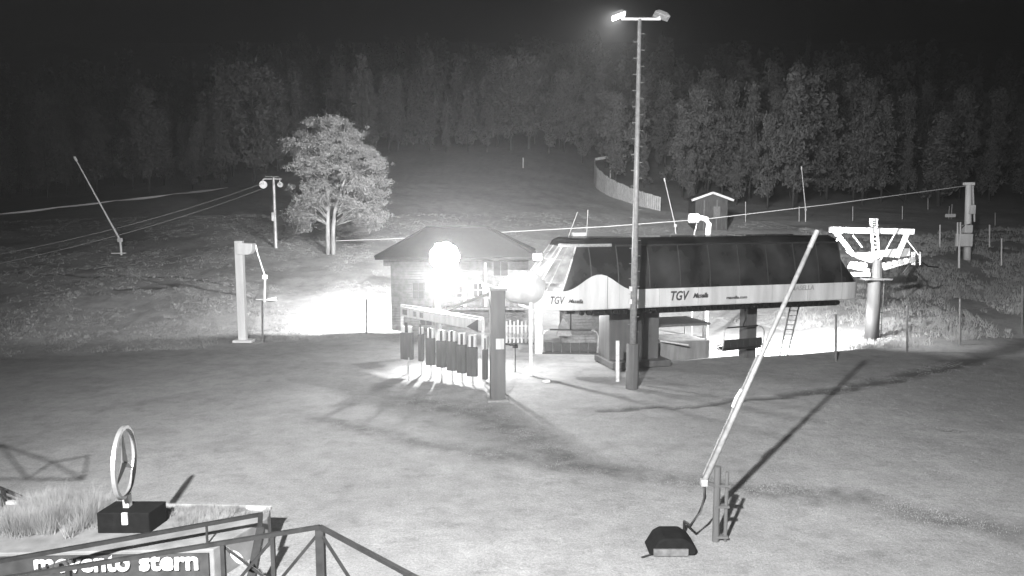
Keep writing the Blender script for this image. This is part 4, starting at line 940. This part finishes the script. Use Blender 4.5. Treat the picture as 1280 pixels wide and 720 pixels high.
for (x, d, px, de) in spots:
    z = tz(x, d); pi_ = int(rng.integers(0, 5)); hgt = rng.choice([rng.uniform(.45, .8), rng.uniform(.8, 1.15), rng.uniform(1.0, 1.4)], p=[.25, .5, .25])*(1.75 if px > 820 else (1.6 if px > 280 else 1.3)); wd = hgt*rng.uniform(.55, 1.0)
    if px > 1150: hgt *= .85
    rot = rng.uniform(0, 6.28)
    if near < 296:
        near += 1
        pr = protos[pi_][0]
        t = pr if pi_ not in used else copy_tree(pr)
        used.add(pi_)
        t.location = (x, d, z-.1); t.scale = (wd, wd, hgt); t.rotation_euler = (0, 0, rot)
        for lim, lab, grp in fl:
            if px < lim:
                row = 'front row' if de < 7 else ('second row' if de < 18 else 'deep inside')
                shp = ('leaning-oval', 'tall cone-shaped', 'narrow pointed', 'slim oval', 'wide-crowned')[pi_]
                tag(t, '%s tree, %s, of %s' % (shp, row, lab), 'tree', '%s %ss, %s' % (shp, grp, row)); break
    else:
        V, Fq = protos[pi_][1], protos[pi_][2]; sel = rng.choice(len(Fq), 420, replace=False)
        Q = V.reshape(-1, 4, 3)[sel]; cen = Q.mean(1, keepdims=True); Q = cen+(Q-cen)*2.2
        c, s_ = math.cos(rot), math.sin(rot); Q = Q@np.array([[c, s_, 0], [-s_, c, 0], [0, 0, 1]]); Q = Q*[wd, wd, hgt]+[x, d, z]
        SV.append(Q.reshape(-1, 3)); SF.append(np.arange(1680).reshape(-1, 4)+kk); kk += 1680
from collections import defaultdict
ORD = ('first', 'second', 'third', 'fourth', 'fifth', 'sixth', 'seventh', 'eighth')
dl = defaultdict(list)
for o in bpy.data.objects:
    if o.get('category') == 'tree' and ('front row' in o.get('label', '') or 'second row' in o.get('label', '')): dl[o['label']].append(o)
for lab, os_ in dl.items():
    if len(os_) > 1:
        os_.sort(key=lambda q: q.location.x/q.location.y)
        for i, q in enumerate(os_): q['label'] = ORD[min(i, 7)]+' from left, '+lab
o = npmesh('far_wood', np.concatenate(SV), np.concatenate(SF), M['leaf']); tag(o, 'dark wooded mountainside fading into the night', kind='stuff')
# slope grass
def blades(X, Y, h, w, per, name, m, lab, zoff=None, spread=.12):
    n_ = len(X)*per; x = np.repeat(X, per)+rng.normal(size=n_)*spread; y = np.repeat(Y, per)+rng.normal(size=n_)*spread
    z = terr(x, y) if zoff is None else np.full(n_, zoff)
    H = np.repeat(h, per)*rng.uniform(.5, 1.2, n_); a = rng.uniform(0, 6.28, n_); lx, ly = rng.normal(size=n_)*H*.35, rng.normal(size=n_)*H*.35
    B = np.stack([x, y, z-.02], 1); dx = np.stack([np.cos(a)*w, np.sin(a)*w, a*0], 1)
    V = np.stack([B-dx, B+dx, B+np.stack([lx, ly, H], 1)], 1).reshape(-1, 3)
    o = npmesh(name, V, np.arange(3*n_).reshape(-1, 3), m, None, 3); return tag(o, lab, kind='stuff')
N = 60000
px = rng.uniform(-40, 1330, N); e = np.interp(px, [-300, 0, 150, 285, 400, 520, 650, 950, 1050, 1150, 1280, 1580], [46, 48, 50, 51.6, 54.4, 57, 62, 62, 51, 51.5, 56, 58])
d = e+.3+rng.uniform(0, 1, N)**1.3*45; x = (px-640)/F*d
den = fbm(x*.35, d*.35, 31); k = (den > rng.uniform(.32, .62, N)); k &= ~((x > -10.8) & (x < 2.3) & (d < 67.2)); x, d, px = x[k], d[k], px[k]
tall = np.where(px > 1000, .36, .11)*rng.uniform(.6, 1.3, len(x))*(.6+fbm(x*.5, d*.5, 77))
blades(x, d, tall, .018, 8, 'slope_grass', M['grass'], 'rough grass tufts on the floodlit banks')
N = 70000; y = rng.uniform(17, 47, N); x = rng.uniform(-.5, .72, N)*y; den = fbm(x*.6, y*.9, 51)*.6+fbm(x*2.4, y*2.4, 57)*.45; k = (den > rng.uniform(.42, .68, N)) & ~((x < -7.1) & (y < 21.8))
blades(x[k], y[k], np.full(k.sum(), .045), .006, 5, 'yard_grass', M['grass'], 'short sparse grass on the yard')
# planter grass
cx = []; cy = []
for (px_, py_, n_, sp) in ((70, 655, 70, .6), (110, 668, 35, .4), (30, 672, 45, .5), (10, 680, 30, .4), (215, 655, 30, .35), (235, 665, 22, .3), (270, 655, 26, .4), (250, 645, 20, .4), (60, 640, 18, .3)):
    dd_ = (HCAM-PZ)*F/(py_-260); q = Vector(((px_-640)/F*dd_, dd_)); cx.append(q.x+rng.normal(size=n_)*sp*1.4); cy.append(np.clip(q.y+rng.normal(size=n_)*sp*.6, 18.9, 21.2))
cx = np.concatenate(cx); cy = np.concatenate(cy); hh = np.where(cx < -12, .8, .27)*rng.uniform(.6, 1.1, len(cx))
k = ~((abs(cx-bc.x) < 1.05) & (cy < bc.y+.7))
blades(cx[k], cy[k], hh[k]*.9, .006, 110, 'planter_grass', M['twig'], 'feathery ornamental grass growing in the sign planter', PZ, .07)
# ------------------------------------------------------------------ haze
hm = bpy.data.materials.new('night_haze'); hm.use_nodes = True; t = hm.node_tree; t.nodes.clear()
ov = t.nodes.new('ShaderNodeOutputMaterial'); pv = t.nodes.new('ShaderNodeVolumePrincipled'); pv.inputs['Density'].default_value = .0014
pv.inputs['Color'].default_value = (.9, .9, .9, 1); pv.inputs['Anisotropy'].default_value = .77
t.links.new(pv.outputs[0], ov.inputs['Volume'])
mb = MB(); mb.box((0, 286, 90), (1340, 660, 184)); hz = mb.build('haze', hm); tag(hz, 'thin night haze lit by the floodlights', kind='stuff')
